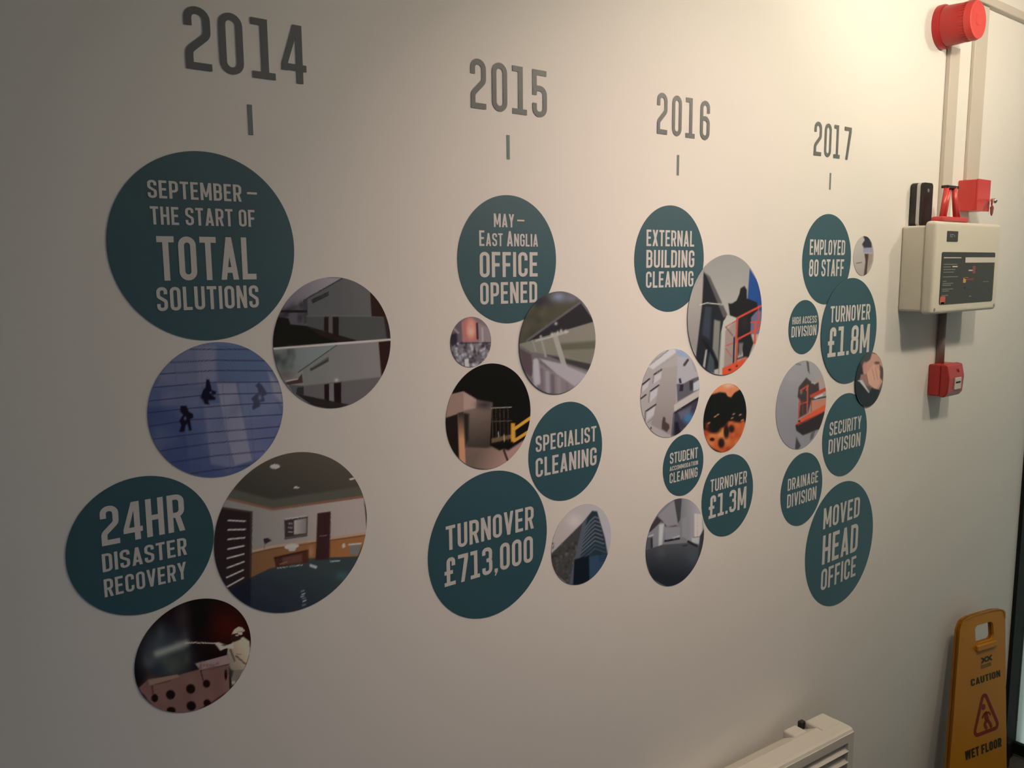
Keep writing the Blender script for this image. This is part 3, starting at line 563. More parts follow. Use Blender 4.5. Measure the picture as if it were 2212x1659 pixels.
def d_tower(p):
    p.grad((1000, 900), (150, 134, 130), (1380, 1000), (150, 140, 142)); p.glow(1120, 900, 60, 55, (176, 156, 150), .8); p.glow(1060, 1000, 80, 40, (156, 136, 130), .6)
    p.poly([(930, 1160), (1190, 900), (1150, 1370), (1080, 1370), (950, 1260)], (58, 53, 52)); p.spots(90, 950, 1150, 1050, 1350, 9, [(92, 84, 80), (38, 36, 38), (72, 66, 64)], .8)
    p.poly([(1190, 900), (1250, 824), (1286, 828), (1342, 1020), (1365, 1150), (1300, 1330), (1180, 1370), (1110, 1370)], (36, 42, 50))
    for k in range(9): p.line([(1190-6*k, 965+30*k), (1235, 900+29*k), (1270, 868+29*k), (1300+6*k, 880+31*k)], 9, (92, 93, 98) if k < 7 else (64, 70, 80), 7, .9)
    p.poly([(1180, 915), (1215, 870), (1172, 1110), (1122, 1370), (1078, 1370)], (74, 74, 82), 9, .9); p.poly([(1120, 1180), (1225, 1150), (1232, 1370), (1110, 1370)], (22, 25, 31)); p.poly([(1230, 1160), (1365, 1135), (1340, 1270), (1232, 1350)], (44, 58, 76))
    for k in range(4): p.line([(1300, 1150+14*k), (1362, 1142+14*k)], 4, (24, 30, 40), 4)
photo('tower', 'photo circle of a tall curved glass tower seen from below', (910, 860), 3.386, (165, 147, 135), 84, d_tower)

def d_cherry(p):
    p.grad((800, 500), (152, 144, 138), (900, 1100), (182, 170, 160)); p.polyg([(530, 1000), (705, 640), (690, 960), (650, 1420), (560, 1250)], (600, 900), (172, 158, 148), (650, 1300), (150, 138, 132), 14)
    p.poly([(705, 650), (745, 700), (912, 1030), (862, 1190), (835, 1520), (700, 1560), (635, 1420), (690, 960)], (44, 42, 46)); p.poly([(720, 960), (775, 970), (760, 1260), (690, 1210)], (62, 64, 72), 20); p.poly([(800, 1080), (855, 1095), (835, 1450), (785, 1340)], (132, 127, 117), 14); p.poly([(690, 1250), (740, 1290), (840, 1480), (835, 1520), (780, 1450)], (34, 33, 36), 12)
    p.poly([(722, 665), (762, 695), (918, 1035), (884, 1066)], (96, 89, 85)); p.poly([(722, 1350), (738, 1350), (712, 1550), (690, 1540)], (166, 158, 150)); p.poly([(760, 1370), (800, 1450), (800, 1560), (730, 1550)], (72, 78, 82), 12)
    p.poly([(882, 1092), (932, 1040), (1002, 1000), (1002, 1100), (902, 1200), (885, 1590), (838, 1580), (862, 1200)], (190, 180, 168)); p.line([(862, 1200), (840, 1570)], 8, (130, 122, 114))
    p.poly([(900, 1180), (1010, 1080), (1010, 1440), (885, 1540)], (164, 140, 132), 14); p.poly([(1118, 625), (1230, 800), (1230, 1060), (1190, 1110), (1098, 900)], (46, 76, 132)); p.poly([(1118, 1010), (1235, 1000), (1220, 1210), (1130, 1210)], (112, 106, 130), 12)
    p.poly([(1026, 850), (1035, 800), (1070, 778), (1092, 812), (1092, 890), (1182, 925), (1196, 985), (1130, 1060), (1126, 1200), (1152, 1290), (1105, 1425), (1060, 1405), (1042, 1300), (1012, 1415), (1000, 1250), (1000, 1065), (940, 1042), (928, 950), (925, 935), (960, 935), (1000, 910)], (41, 37, 38)); p.poly([(1020, 1290), (1060, 1290), (1045, 1400), (1020, 1400)], (120, 110, 108), 12); p.glow(1070, 1120, 40, 70, (58, 50, 48), .7)
    p.line([(672, 948), (735, 931), (875, 945)], 9, (202, 196, 182)); r = (214, 78, 58)
    p.line([(1005, 1068), (1225, 955)], 17, r); p.line([(1008, 1068), (998, 1260)], 17, (190, 80, 66)); p.line([(900, 1150), (1000, 1088)], 9, (186, 78, 62)); p.line([(998, 1262), (1215, 1150)], 16, r); p.line([(908, 1312), (1000, 1282)], 9, r); p.line([(1008, 1270), (998, 1460)], 17, (190, 84, 70)); p.line([(905, 1150), (965, 1222)], 8, (120, 70, 60)); p.line([(905, 1340), (955, 1412)], 8, (190, 90, 74)); p.line([(1172, 1100), (1162, 1290)], 18, (214, 84, 70)); p.line([(1195, 960), (1200, 1150)], 10, r); p.line([(1130, 1105), (1215, 1100)], 12, r); p.line([(980, 1240), (972, 1480)], 14, (52, 40, 40))
    p.poly([(872, 1515), (1060, 1430), (1100, 1418), (1020, 1540), (872, 1600)], (222, 84, 54)); p.line([(1010, 1432), (1105, 1400)], 14, (40, 32, 32)); p.ell(940, 1530, 16, 9, (60, 34, 30)); p.ell(1000, 1495, 12, 8, (80, 40, 34))
photo('cherry', 'photo circle of a dark clothed worker on a red lift beside a window', (1350, 430), 4.148, (218, 196, 178), 110, d_cherry, layer=1)

def d_facade(p):
    p.fill((162, 147, 144)); p.poly([(180, 330), (470, 80), (640, 90), (260, 370)], (192, 177, 176), 16); p.line([(210, 310), (470, 105)], 14, (120, 106, 106)); p.line([(300, 350), (560, 190)], 12, (150, 140, 146)); p.poly([(560, 90), (700, 120), (760, 210), (600, 185)], (140, 146, 168), 25)
    p.poly([(600, 190), (770, 220), (900, 460), (910, 640), (560, 845), (580, 420)], (166, 153, 156), 16); p.polyg([(390, 360), (595, 320), (575, 840), (545, 965), (525, 1290), (230, 1130), (300, 800)], (450, 450), (156, 140, 134), (420, 1100), (142, 124, 122), 18)
    for a in ([(285, 455), (378, 400), (370, 490), (268, 570)], [(225, 690), (322, 620), (312, 725), (212, 825)], [(115, 600), (205, 530), (190, 610), (105, 690)], [(180, 960), (290, 880), (270, 1000), (165, 1080)]): p.poly(a, (182, 169, 169), 12)
    for a, b in (((275, 440), (378, 372)), ((115, 578), (212, 498)), ((225, 668), (338, 588)), ((85, 778), (162, 718)), ((168, 942), (297, 853))): p.line([a, b], 20, (56, 42, 42))
    p.line([(268, 450), (255, 570)], 8, (110, 96, 96)); p.line([(212, 680), (200, 825)], 9, (104, 90, 92)); p.line([(152, 950), (150, 1080)], 10, (76, 62, 64)); p.line([(105, 590), (98, 690)], 8, (104, 90, 92)); p.line([(188, 1105), (250, 1050)], 8, (110, 96, 96)); p.line([(690, 310), (738, 240)], 34, (70, 62, 66)); p.line([(800, 290), (850, 400)], 8, (140, 128, 132))
    p.poly([(585, 570), (690, 560), (800, 500), (905, 462), (905, 640), (595, 815)], (92, 84, 90), 14); p.poly([(612, 500), (640, 490), (655, 560), (680, 590), (670, 670), (620, 670), (630, 600)], (44, 37, 50), 12); p.line([(600, 560), (660, 570)], 12, (150, 140, 148)); p.poly([(760, 530), (812, 520), (805, 655), (765, 660)], (56, 48, 52), 16); p.poly([(815, 560), (905, 505), (900, 640), (815, 672)], (176, 170, 180), 14)
    p.poly([(548, 855), (905, 645), (900, 735), (550, 955)], (182, 163, 156)); p.line([(550, 850), (900, 640)], 8, (140, 124, 124))
    p.poly([(540, 965), (905, 735), (890, 850), (800, 1060), (600, 1280), (515, 1290)], (62, 55, 66)); p.ell(745, 1035, 75, 78, (70, 110, 150), 1.1, .9, -40); p.poly([(600, 960), (790, 870), (770, 960), (640, 1060)], (100, 92, 106), 30, .8); p.line([(560, 965), (900, 760)], 26, (44, 37, 42)); p.line([(548, 980), (520, 1280)], 24, (92, 84, 88)); p.poly([(560, 1100), (600, 1090), (640, 1240), (560, 1280)], (36, 30, 38), 20)
    p.poly([(398, 1030), (415, 1022), (432, 1045), (430, 1090), (482, 1130), (487, 1175), (450, 1235), (378, 1190), (383, 1100)], (74, 58, 52), 16); p.ell(230, 1180, 14, 16, (70, 56, 54))
photo('facade', 'photo circle of a pale angled building facade with dark window lintels', (1370, 740), 6.38, (198, 175, 160), 84, d_facade)

def d_fire(p):
    p.fill((18, 16, 17)); p.poly([(1050, 720), (1200, 550), (1330, 545), (1470, 640), (1385, 690), (1335, 752), (1290, 742), (1258, 692), (1180, 682), (1100, 705)], (214, 126, 88), 18); p.glow(1300, 590, 70, 35, (232, 175, 140)); p.glow(1330, 680, 25, 60, (222, 120, 80))
    p.poly([(940, 1200), (1080, 1245), (1200, 1180), (1300, 1085), (1500, 1050), (1560, 1150), (1490, 1320), (1380, 1460), (1230, 1530), (1080, 1460), (960, 1320)], (188, 86, 46), 30)
    p.spots(40, 970, 1520, 1080, 1500, 50, [(216, 132, 82), (176, 66, 34), (206, 110, 60), (150, 46, 30)], .6); p.ell(1200, 1250, 45, 70, (214, 142, 80), .8, .7)
    for x, y, a, b in ((1340, 1190, 40, 52), (1270, 1230, 36, 90), (1100, 1190, 90, 62), (1200, 1385, 42, 65), (1075, 1335, 32, 24), (1425, 1050, 75, 52), (1190, 1110, 90, 60)): p.ell(x, y, a, b, (26, 17, 20), .7, .9)
    for x, y in ((1115, 1020), (1150, 995), (1372, 985), (1462, 995), (1030, 1110), (1350, 1040), (1490, 1070)): p.ell(x, y, 22, 10, (190, 126, 92), .9, .9, -25)
photo('fire', 'photo circle of orange flames around a black void', (1370, 740), 6.38, (205, 182, 165), 72, d_fire)

def d_ware(p):
    p.fill((104, 98, 100)); p.poly([(330, 690), (460, 690), (425, 910), (385, 975), (360, 730)], (58, 54, 55)); p.poly([(185, 885), (362, 715), (402, 965), (290, 985)], (120, 110, 112)); p.polyg([(440, 690), (580, 730), (680, 900), (680, 1120), (500, 1140), (420, 960)], (430, 900), (104, 98, 100), (600, 900), (140, 130, 130)); p.poly([(440, 900), (500, 880), (500, 1100), (440, 1090)], (120, 114, 114), 20)
    p.poly([(570, 850), (645, 860), (645, 1095), (570, 1095)], (196, 170, 175), 12); p.line([(600, 800), (600, 1090)], 5, (150, 128, 132)); p.poly([(540, 1100), (620, 1090), (620, 1160), (545, 1150)], (158, 152, 154), 12)
    p.poly([(90, 1030), (190, 875), (295, 990), (240, 962), (140, 1055)], (56, 44, 49)); p.line([(205, 900), (290, 990), (380, 975)], 10, (48, 40, 42)); p.poly([(95, 1060), (225, 935), (265, 960), (255, 1160), (75, 1225)], (112, 106, 108)); p.poly([(208, 965), (257, 950), (238, 1175), (200, 1195)], (162, 154, 154), 14); p.poly([(262, 985), (425, 990), (418, 1095), (272, 1135)], (118, 112, 114)); p.line([(350, 1102), (412, 1082)], 14, (154, 150, 150)); p.line([(268, 1132), (412, 1106)], 20, (24, 21, 24))
    p.polyg([(60, 1225), (240, 1170), (500, 1150), (612, 1180), (690, 1240), (580, 1500), (300, 1610), (130, 1520), (60, 1300)], (330, 1180), (64, 62, 64), (300, 1500), (33, 32, 37)); p.glow(560, 1290, 60, 90, (66, 68, 72), .7); p.glow(230, 1250, 40, 60, (74, 72, 74), .5)
    p.line([(508, 1138), (590, 1180)], 26, (30, 28, 32)); p.line([(452, 1180), (490, 1176)], 12, (34, 32, 36)); p.line([(560, 1095), (640, 1085)], 6, (60, 56, 60)); p.poly([(75, 1100), (142, 1085), (145, 1200), (70, 1220)], (72, 68, 72)); p.line([(130, 1110), (132, 1195)], 18, (34, 32, 35)); p.line([(105, 1085), (145, 1070)], 16, (150, 142, 144)); p.poly([(625, 1080), (680, 980), (680, 1180), (605, 1320)], (46, 43, 46), 14)
photo('ware', 'photo circle of an empty grey warehouse interior', (1380, 930), 4.74, (165, 147, 133), 84, d_ware)

def d_phone(p):
    p.grad((1100, 600), (206, 196, 182), (1290, 900), (188, 174, 160)); p.poly([(1175, 440), (1240, 440), (1290, 540), (1296, 605), (1190, 612), (1162, 560), (1200, 500)], (60, 60, 67), 16); p.poly([(1180, 615), (1300, 608), (1310, 672), (1180, 674)], (164, 164, 184), 14); p.poly([(1195, 690), (1262, 690), (1242, 800), (1226, 970), (1185, 1000), (1210, 800)], (88, 66, 60), 12); p.line([(1085, 822), (1155, 810)], 14, (128, 116, 106)); p.poly([(1250, 690), (1310, 690), (1300, 800), (1245, 900)], (168, 152, 136), 20)
photo('phone', 'tiny pale photo circle with a dark strip, beside "employed 80 staff"', (1680, 440), 6.38, (240, 225, 203), 44, d_phone)

def d_basket(p):
    p.grad((150, 1100), (144, 136, 136), (500, 750), (160, 150, 146)); p.glow(250, 830, 80, 60, (160, 152, 152), .6); p.poly([(388, 655), (412, 680), (422, 795), (402, 762)], (82, 75, 73), 10); p.line([(280, 690), (330, 700)], 12, (110, 100, 100))
    p.poly([(480, 850), (560, 820), (590, 1000), (500, 980)], (176, 146, 134), 16); p.poly([(440, 1080), (595, 1045), (590, 1150), (440, 1195)], (196, 124, 98), 14)
    p.poly([(298, 1030), (310, 930), (388, 832), (432, 872), (470, 905), (512, 880), (520, 965), (440, 1062), (405, 1195), (305, 1250), (330, 1080)], (68, 54, 51), 12); p.glow(335, 985, 14, 16, (150, 110, 90)); p.line([(405, 920), (390, 960)], 14, (160, 110, 90)); p.line([(440, 885), (475, 890)], 10, (180, 170, 166))
    r = (196, 74, 56); p.line([(330, 965), (405, 912)], 16, r); p.line([(440, 1022), (590, 950)], 34, (188, 64, 48)); p.line([(320, 1060), (308, 1250)], 14, (192, 72, 58)); p.line([(402, 920), (396, 1195)], 13, (190, 84, 64)); p.line([(430, 1062), (590, 1030)], 14, (60, 42, 40)); p.line([(480, 1042), (552, 1010)], 16, (222, 202, 194)); p.line([(310, 1110), (400, 1080)], 12, r); p.line([(350, 1075), (352, 1210)], 10, (120, 60, 50)); p.line([(440, 1060), (438, 1180)], 10, (170, 80, 62))
    p.poly([(276, 1310), (330, 1250), (590, 1105), (585, 1180), (300, 1325)], (226, 88, 54), 10); p.ell(315, 1280, 12, 12, (70, 40, 36)); p.poly([(276, 1320), (585, 1172), (525, 1358), (352, 1425), (285, 1375)], (48, 34, 36), 10); p.line([(300, 1320), (580, 1175)], 8, (170, 60, 44)); p.poly([(432, 1410), (482, 1368), (455, 1455), (425, 1475)], (98, 88, 88)); p.poly([(285, 1440), (332, 1530), (300, 1575), (272, 1560)], (70, 62, 64), 10)
photo('basket', 'photo circle of two workers in an orange lift basket against grey', (1660, 640), 4.74, (205, 185, 165), 84, d_basket)

def d_face(p):
    p.fill((92, 74, 66)); p.poly([(860, 840), (910, 690), (975, 655), (965, 800), (900, 890)], (40, 36, 36), 12); p.poly([(930, 650), (1040, 570), (1075, 610), (1040, 650), (985, 680), (960, 740)], (70, 62, 60), 14)
    p.poly([(1060, 585), (1125, 590), (1180, 720), (1180, 850), (1130, 950), (1100, 955), (1000, 900), (968, 760), (985, 690), (1040, 650)], (192, 138, 114), 14); p.ell(986, 722, 22, 48, (188, 130, 114), .6); p.poly([(1140, 700), (1180, 740), (1170, 870), (1140, 830)], (86, 62, 52), 14); p.ell(1112, 682, 26, 14, (92, 64, 56), .9); p.poly([(1000, 800), (1078, 692), (1142, 765), (1140, 885), (1098, 955), (1028, 905)], (206, 152, 124), 14); p.line([(1000, 800), (1020, 900), (1070, 945)], 14, (140, 92, 76))
    p.line([(1060, 740), (1090, 860)], 6, (170, 118, 96)); p.line([(1095, 730), (1118, 850)], 6, (170, 118, 96)); p.poly([(945, 800), (992, 800), (1022, 925), (990, 905), (935, 862)], (150, 106, 92), 12); p.poly([(912, 862), (960, 858), (1034, 982), (1020, 995), (928, 880)], (192, 182, 172), 10); p.poly([(870, 872), (930, 872), (1030, 995), (1060, 935), (1140, 965), (1085, 1130), (970, 1135), (890, 1010)], (34, 31, 33), 12)
photo('face', 'small photo circle of a dark suited man with a hand over the face', (1660, 640), 4.74, (200, 180, 158), 60, d_face, layer=2)

# ------------------------------------------------------------------ fire alarm equipment on the right
Z0 = CAM[2]
M_CREAM = mat('cream_plastic', (0.66, 0.62, 0.53), 0.45, 0, 0.4)
M_TRUNK = mat('trunking_plastic', (0.58, 0.53, 0.47), 0.5, 0, 0.4)
M_RED = mat('red_plastic', (0.42, 0.022, 0.022), 0.38, 0, 0.5)
M_REDL = mat('bright_red_plastic', (0.58, 0.05, 0.045), 0.35, 0, 0.5)
M_BLACK = mat('black_plastic', (0.014, 0.012, 0.012), 0.35, 0, 0.5)
M_PANEL = mat('smoked_label_plate', (0.040, 0.036, 0.030), 0.4, 0, 0.25)
M_CHROME = mat('chrome', (0.75, 0.74, 0.72), 0.15, 1.0)
M_SILV = mat('silver_band', (0.55, 0.54, 0.52), 0.3, 0.6)
M_PAPER = mat('pale_label', (0.62, 0.58, 0.53), 0.6, 0, 0.3)
M_INK = mat('black_ink', (0.012, 0.012, 0.012), 0.6, 0, 0.3)
M_DIM = mat('grey_print', (0.20, 0.20, 0.19), 0.5, 0, 0.3)
M_ORANGE = mat('orange_print', (0.55, 0.13, 0.08), 0.5, 0, 0.3)
M_AMBER = mat('amber_print', (0.55, 0.33, 0.10), 0.5, 0, 0.3)
M_CABLE = mat('brown_conduit', (0.30, 0.24, 0.21), 0.5, 0, 0.4)

# control panel
PX0, PX1, PZ0, PZ1, PD = 2.112, 2.494, Z0-.124, Z0+.104, .086
fp = thing('fire_alarm_panel', (PX0, 0, PZ0), 'cream wall mounted fire alarm panel with a dark display window', 'fire alarm panel')
lx = lambda v: v
def rel(o, P):                                   # parent a world-built mesh to a thing at P
    o.parent = P; o.matrix_parent_inverse = Matrix.Translation(-Vector(P.location)); return o
rel(box('back_box', PX0+.004, PX1-.004, -.062, 0, PZ0+.006, PZ1-.010, M_CREAM, None, .006, 3), fp)
bm = bmesh.new(); bm_box(bm, PX0, PX1, -PD, -.058, PZ0, PZ1, .009, 4)
rel(link('cover', bm_mesh('cover', bm), M_CREAM), fp)
wx0, wx1, wz0, wz1 = 2.150, 2.462, Z0-.1005, Z0+.029
win = rel(plate('display_window', rounded(wx0, wz0, wx1, wz1, .006), -PD, -PD-.0012, M_PANEL), fp)
def on_win(name, pts, m, y=-PD-.0018, par=None):
    o = plate(name, pts, -PD-.0010, y, m); o.parent = par or win; return o
rc = lambda x0, z0, x1, z1: [(x0, z0), (x1, z0), (x1, z1), (x0, z1)]
def wq(u, v): return wx0+(wx1-wx0)*u, wz1-(wz1-wz0)*v
def wrc(u0, v0, u1, v1): a, b = wq(u0, v1), wq(u1, v0); return rc(a[0], a[1], b[0], b[1])
on_win('label_strip', wrc(.42, .10, .995, .205), M_PAPER)
for v, u1, m in ((.10, .34, M_PAPER), (.225, .27, M_DIM), (.275, .16, M_DIM), (.325, .24, M_DIM), (.375, .22, M_DIM), (.465, .30, M_DIM), (.55, .10, M_DIM), (.59, .22, M_DIM), (.625, .18, M_DIM), (.70, .22, M_DIM), (.735, .15, M_DIM), (.82, .14, M_DIM)):
    on_win('print_line', wrc(.03, v, u1, v+.017), m)
on_win('print_line', wrc(.19, .268, .28, .29), M_PAPER)
on_win('red_mark', wrc(.56, .27, .62, .42), mat('dull_red_print', (.22, .06, .07), .5)); on_win('white_mark', wrc(.49, .345, .57, .37), M_PAPER)
on_win('amber_mark', wrc(.40, .50, .45, .60), M_AMBER); on_win('orange_bar', wrc(.45, .51, .60, .555), mat('brown_red_print', (.17, .05, .04), .5)); on_win('amber_mark', wrc(.42, .495, .49, .52), M_AMBER)
on_win('key_slot', wrc(.44, .68, .56, .72), M_BLACK); on_win('white_mark', wrc(.53, .86, .57, .885), M_DIM); on_win('print_line', wrc(.78, .585, .9, .60), M_DIM)
on_win('orange_label', wrc(.008, .845, .095, .985), M_ORANGE); on_win('white_mark', wrc(.02, .955, .085, .985), M_PAPER)
lz0, lz1 = Z0+.055, Z0+.0805
lg = rel(plate('logo_plate', rounded(2.172, lz0, 2.231, lz1, .002), -PD, -PD-.0012, M_PANEL), fp)
for a in ((2.186, Z0+.0655, 2.200, Z0+.068), (2.186, Z0+.0685, 2.190, Z0+.073), (2.192, Z0+.0705, 2.206, Z0+.073), (2.208, Z0+.0665, 2.212, Z0+.0705)):
    o = plate('mark', rc(*a), -PD-.0010, -PD-.0018, M_DIM); o.parent = lg
for x in (2.128, 2.478): rel(lathe('screw', [(.0045, 0), (.004, .0012), (.001, .0012)], (x, -PD+.0002, PZ0+.012), (0, -1, 0), (1, 0, 0), mat('screw_metal', (.35, .32, .27), .4, .6), None, 20), fp)

# sounder
SX, SZ = 2.262, Z0+.592
sd = thing('alarm_sounder', (SX, 0, SZ), 'red cylindrical alarm sounder high on the wall', 'fire alarm sounder')
def loc_lathe(name, prof, m, n=56, par=sd): return lathe(name, prof, (0, 0, 0), (0, -1, 0), (1, 0, 0), m, par, n)
loc_lathe('base', [(.0535, 0), (.0535, .012), (.051, .016), (.030, .016)], M_RED)
loc_lathe('body', [(.049, .014), (.0485, .030), (.046, .072), (.0455, .0735), (.030, .0735)], M_RED)
bm = bmesh.new()
for k in range(40):
    a = 2*math.pi*k/40; c, s_ = math.cos(a), math.sin(a)
    bm_box(bm, .0445, .0472, -.0735, -.061, -.0014, .0014, 0, 1, Matrix.Rotation(-a, 4, 'Y'))
link('slots', bm_mesh('slots', bm), M_RED, sd)
loc_lathe('front_cap', [(.0470, .073), (.0472, .082), (.0445, .089), (.040, .090), (.033, .0885), (.014, .0885), (.012, .090), (.001, .090)], M_REDL)

# trunking
def trunk(name, x0, x1, z0, z1, d, label):
    bm = bmesh.new(); bm_box(bm, x0, x1, -d, 0, z0, z1, .0015, 1)
    o = link(name, bm_mesh(name, bm), M_TRUNK); o.location = (0, 0, 0); return tag(o, label, 'cable trunking')
trunk('cable_trunking', 2.300, 2.352, PZ1-.0095, SZ-.04, .012, 'narrow cream cable trunking running down from the red sounder to the panel')
trunk('cable_trunking', 2.442, 2.516, Z0+.2245, Z0+.683, .010, 'wider cream cable trunking running down to the red wall box')
bm = bmesh.new(); bm_box(bm, 2.33, XE-.001, -.018, 0, Z0+.684, Z0+.706, .0015, 1)
tag(link('cable_trunking', bm_mesh('cable_trunking', bm), M_TRUNK), 'thin horizontal cream trunking at the top right corner', 'cable trunking')

# call point and its conduit
CX0, CX1, CZ0, CZ1 = 2.302, 2.394, Z0-.355, Z0-.2655
cp = thing('call_point', ((CX0+CX1)/2, 0, CZ0), 'red square manual call point below the alarm panel', 'fire call point')
rel(box('back_box', CX0+.002, CX1-.002, -.034, 0, CZ0+.002, CZ1-.002, M_RED, None, .004, 3), cp)
bm = bmesh.new(); prof = [(-.033, CZ1), (-.050, CZ1-.003), (-.057, CZ1-.035), (-.054, CZ0+.012), (-.046, CZ0+.001), (-.033, CZ0)]
V0 = [bm.verts.new((CX0, y, z)) for y, z in prof]; V1 = [bm.verts.new((CX1, y, z)) for y, z in prof]
bm.faces.new(V0); bm.faces.new(V1)
for k in range(len(prof)): bm.faces.new((V0[k], V0[(k+1) % 6], V1[(k+1) % 6], V1[k]))
bmesh.ops.bevel(bm, geom=list(bm.edges), offset=.003, segments=3, profile=.5, affect='EDGES')
rel(link('front_cover', bm_mesh('front_cover', bm), M_RED), cp)
gl = rel(box('break_panel', CX0+.034, CX1-.020, -.0585, -.052, CZ0+.020, CZ0+.052, M_PAPER, None, .001, 1), cp)
o = box('text_bar', CX0+.038, CX1-.026, -.0590, -.0580, CZ0+.037, CZ0+.0415, M_INK); o.parent = gl
rel(lathe('indicator', [(.0045, 0), (.004, .003), (.001, .0035)], ((CX0+CX1)/2+.014, -.054, CZ1-.018), (0, -1, 0), (1, 0, 0), M_REDL, None, 20), cp)
bm = bmesh.new(); bm_tube(bm, [(2.346, -.011, CZ1-.002), (2.346, -.011, PZ0+.004)], .010, 16)
tag(link('conduit', bm_mesh('conduit', bm, True), M_CABLE), 'short round conduit between the alarm panel and the red call point', 'conduit')

# things on and above the panel
ZT_ = PZ1-.0100
bx = thing('black_box', (2.146, 0, ZT_), 'upright black box with a silver edge on the panel, leftmost item', 'box')
BD = .026
M1 = rounded(0, 0, .057, .107, .010)
def bxp(name, y0, y1, m, ins=0.0):
    o = plate(name, [(.030+(x-.030)*(1-ins), z) for x, z in [(x, z) for x, z in M1]], y0, y1, m, bx); return o
bxp('body', -.003, -BD+.008, M_BLACK); bxp('silver_edge', -BD+.008, -BD, M_SILV); bxp('front', -BD, -BD-.006, M_BLACK, .06)
lathe('button', [(.005, 0), (.004, .001), (.0005, .0012)], (.030, -BD-.0059, .088), (0, -1, 0), (1, 0, 0), M_DIM, bx, 20)
# red frame with slanted legs
st = thing('red_stand', (2.224, -.0685, PZ1), 'small bright red A shaped stand on the panel, beside the black box', 'stand')
bm = bmesh.new(); bm_box(bm, -.072, .072, -.015, .015, 0, .012, .004, 3); link('foot', bm_mesh('foot', bm), M_REDL, st)
for xa, xb, y, ra in ((-.060, -.034, -.004, .0045), (-.024, -.014, .004, .0045), (.014, .004, -.006, .005), (.046, .014, .004, .009)):
    bm = bmesh.new(); bm_tube(bm, [(xa, y, .008), (xb, y*.5, .086)], [ra, .0065], 12); link('leg', bm_mesh('leg', bm, True), M_REDL, st)
box('cap', -.042, .020, -.009, .009, .082, .089, M_BLACK, st, .002)
# red key box on the wall above the panel
KX0, KX1, KZ0, KZ1, KD = 2.414, 2.492, Z0+.141, Z0+.2225, .052
kb = thing('key_box', (KX0, 0, KZ0), 'bright red wall box above the right end of the alarm panel', 'box')
rel(box('body', KX0, KX1, -KD+.004, 0, KZ0, KZ1, M_REDL, None, .002), kb)
rel(box('lid', KX0-.001, KX1+.001, -KD, -KD+.0045, KZ0-.001, KZ1+.001, M_REDL, None, .0015), kb)
ky = thing('key', (2.477, -KD-.012, Z0+.167), 'chrome key with a dark red tag hanging at the red wall box', 'key')
bm = bmesh.new(); bm_tube(bm, [(-.018, -.014, -.002), (-.004, -.004, .001), (.010, .004, .003)], [.006, .006, .005], 16); link('barrel', bm_mesh('barrel', bm, True), M_CHROME, ky)
bm = bmesh.new(); bm_tube(bm, [(.010, .004, .003), (.018, .008, .004)], .003, 12); link('shank', bm_mesh('shank', bm, True), M_SILV, ky)
bm = bmesh.new(); R_ = .008; bm_tube(bm, [(.022+R_*math.sin(a)*.4, .009, -.003+R_*math.cos(a)) for a in [2*math.pi*k/24 for k in range(25)]], .0012, 8, False); link('ring', bm_mesh('ring', bm, True), M_RED, ky)
plate('tag', [(.014, -.016), (.024, -.010), (.032, -.016), (.028, -.032), (.023, -.038), (.018, -.032)], .007, .010, mat('dark_red_tag', (.22, .03, .025), .5), ky)

# ------------------------------------------------------------------ wet floor sign leaning by the door
TL_, TR_ = at(2068, 1340, .032), at(2169, 1316, .080)
u3 = (TR_-TL_); u3[2] = 0; su = np.linalg.norm(u3); u3 /= su
outw = np.array([u3[1], -u3[0], 0.0]);
if outw[1] > 0: outw = -outw
lean = math.radians(8); v3 = np.array([0, 0, 1.0])*math.cos(lean)-outw*math.sin(lean); n3 = np.cross(u3, v3); n3 = n3 if n3[1] < 0 else -n3
O3 = (TL_+TR_)/2
def sg(x, y): P = on_plane(x, y, O3, n3)-O3; return float(P@u3), float(P@v3)
vb = -(O3[2]-.004)/v3[2]
base3 = O3+v3*vb
ws = thing('wet_floor_sign', (base3[0], base3[1], 0.0), 'yellow wet floor caution sign leaning by the dark door frame', 'safety sign')
RM = Matrix(((u3[0], -n3[0], v3[0], base3[0]-ws.location.x), (u3[1], -n3[1], v3[1], base3[1]-ws.location.y), (u3[2], -n3[2], v3[2], base3[2]), (0, 0, 0, 1)))
def sgz(x, y): a, b = sg(x, y); return a, b-vb
M_YEL = mat('yellow_plastic', (0.50, 0.205, 0.004), 0.4, 0, 0.4); M_YELD = mat('yellow_plastic_rear', (0.34, 0.12, 0.004), 0.45, 0, 0.4)
Lx0, Lz0 = sgz(2048, 1659); Lx1, Lz1 = sgz(2069, 1380); Rx0, Rz0 = sgz(2172, 1655); Rx1, Rz1 = sgz(2169, 1345)
LX = lambda z: Lx0+(Lx1-Lx0)*(z-Lz0)/(Lz1-Lz0); RX = lambda z: Rx0+(Rx1-Rx0)*(z-Rz0)/(Rz1-Rz0)
tl, tr, tm = sgz(2075, 1343), sgz(2167, 1316), sgz(2118, 1323)
zt = max(tl[1], tr[1], tm[1]); cxm = (LX(zt)+RX(zt))/2; hw = (RX(zt)-LX(zt))/2
def sign_outline(grow=0.0):
    pts = [(LX(0)-grow, 0), (LX(0)+.07, 0), (LX(0)+.085, .025), (RX(0)-.085, .025), (RX(0)-.07, 0), (RX(0)+grow, 0)]
    zs = zt-.035
    pts += [(RX(zs)+grow, zs)]
    for k in range(1, 10):
        a = math.pi*k/10; e = .55
        c_, s__ = math.cos(a), math.sin(a)
        pts.append((cxm+(hw+grow)*math.copysign(abs(c_)**e, c_), zs+.035*abs(s__)**e+grow))
    return pts+[(LX(zs)-grow, zs)]
hx0, hx1 = cxm-.042, cxm+.042; hz0, hz1 = zt-.088, zt-.034
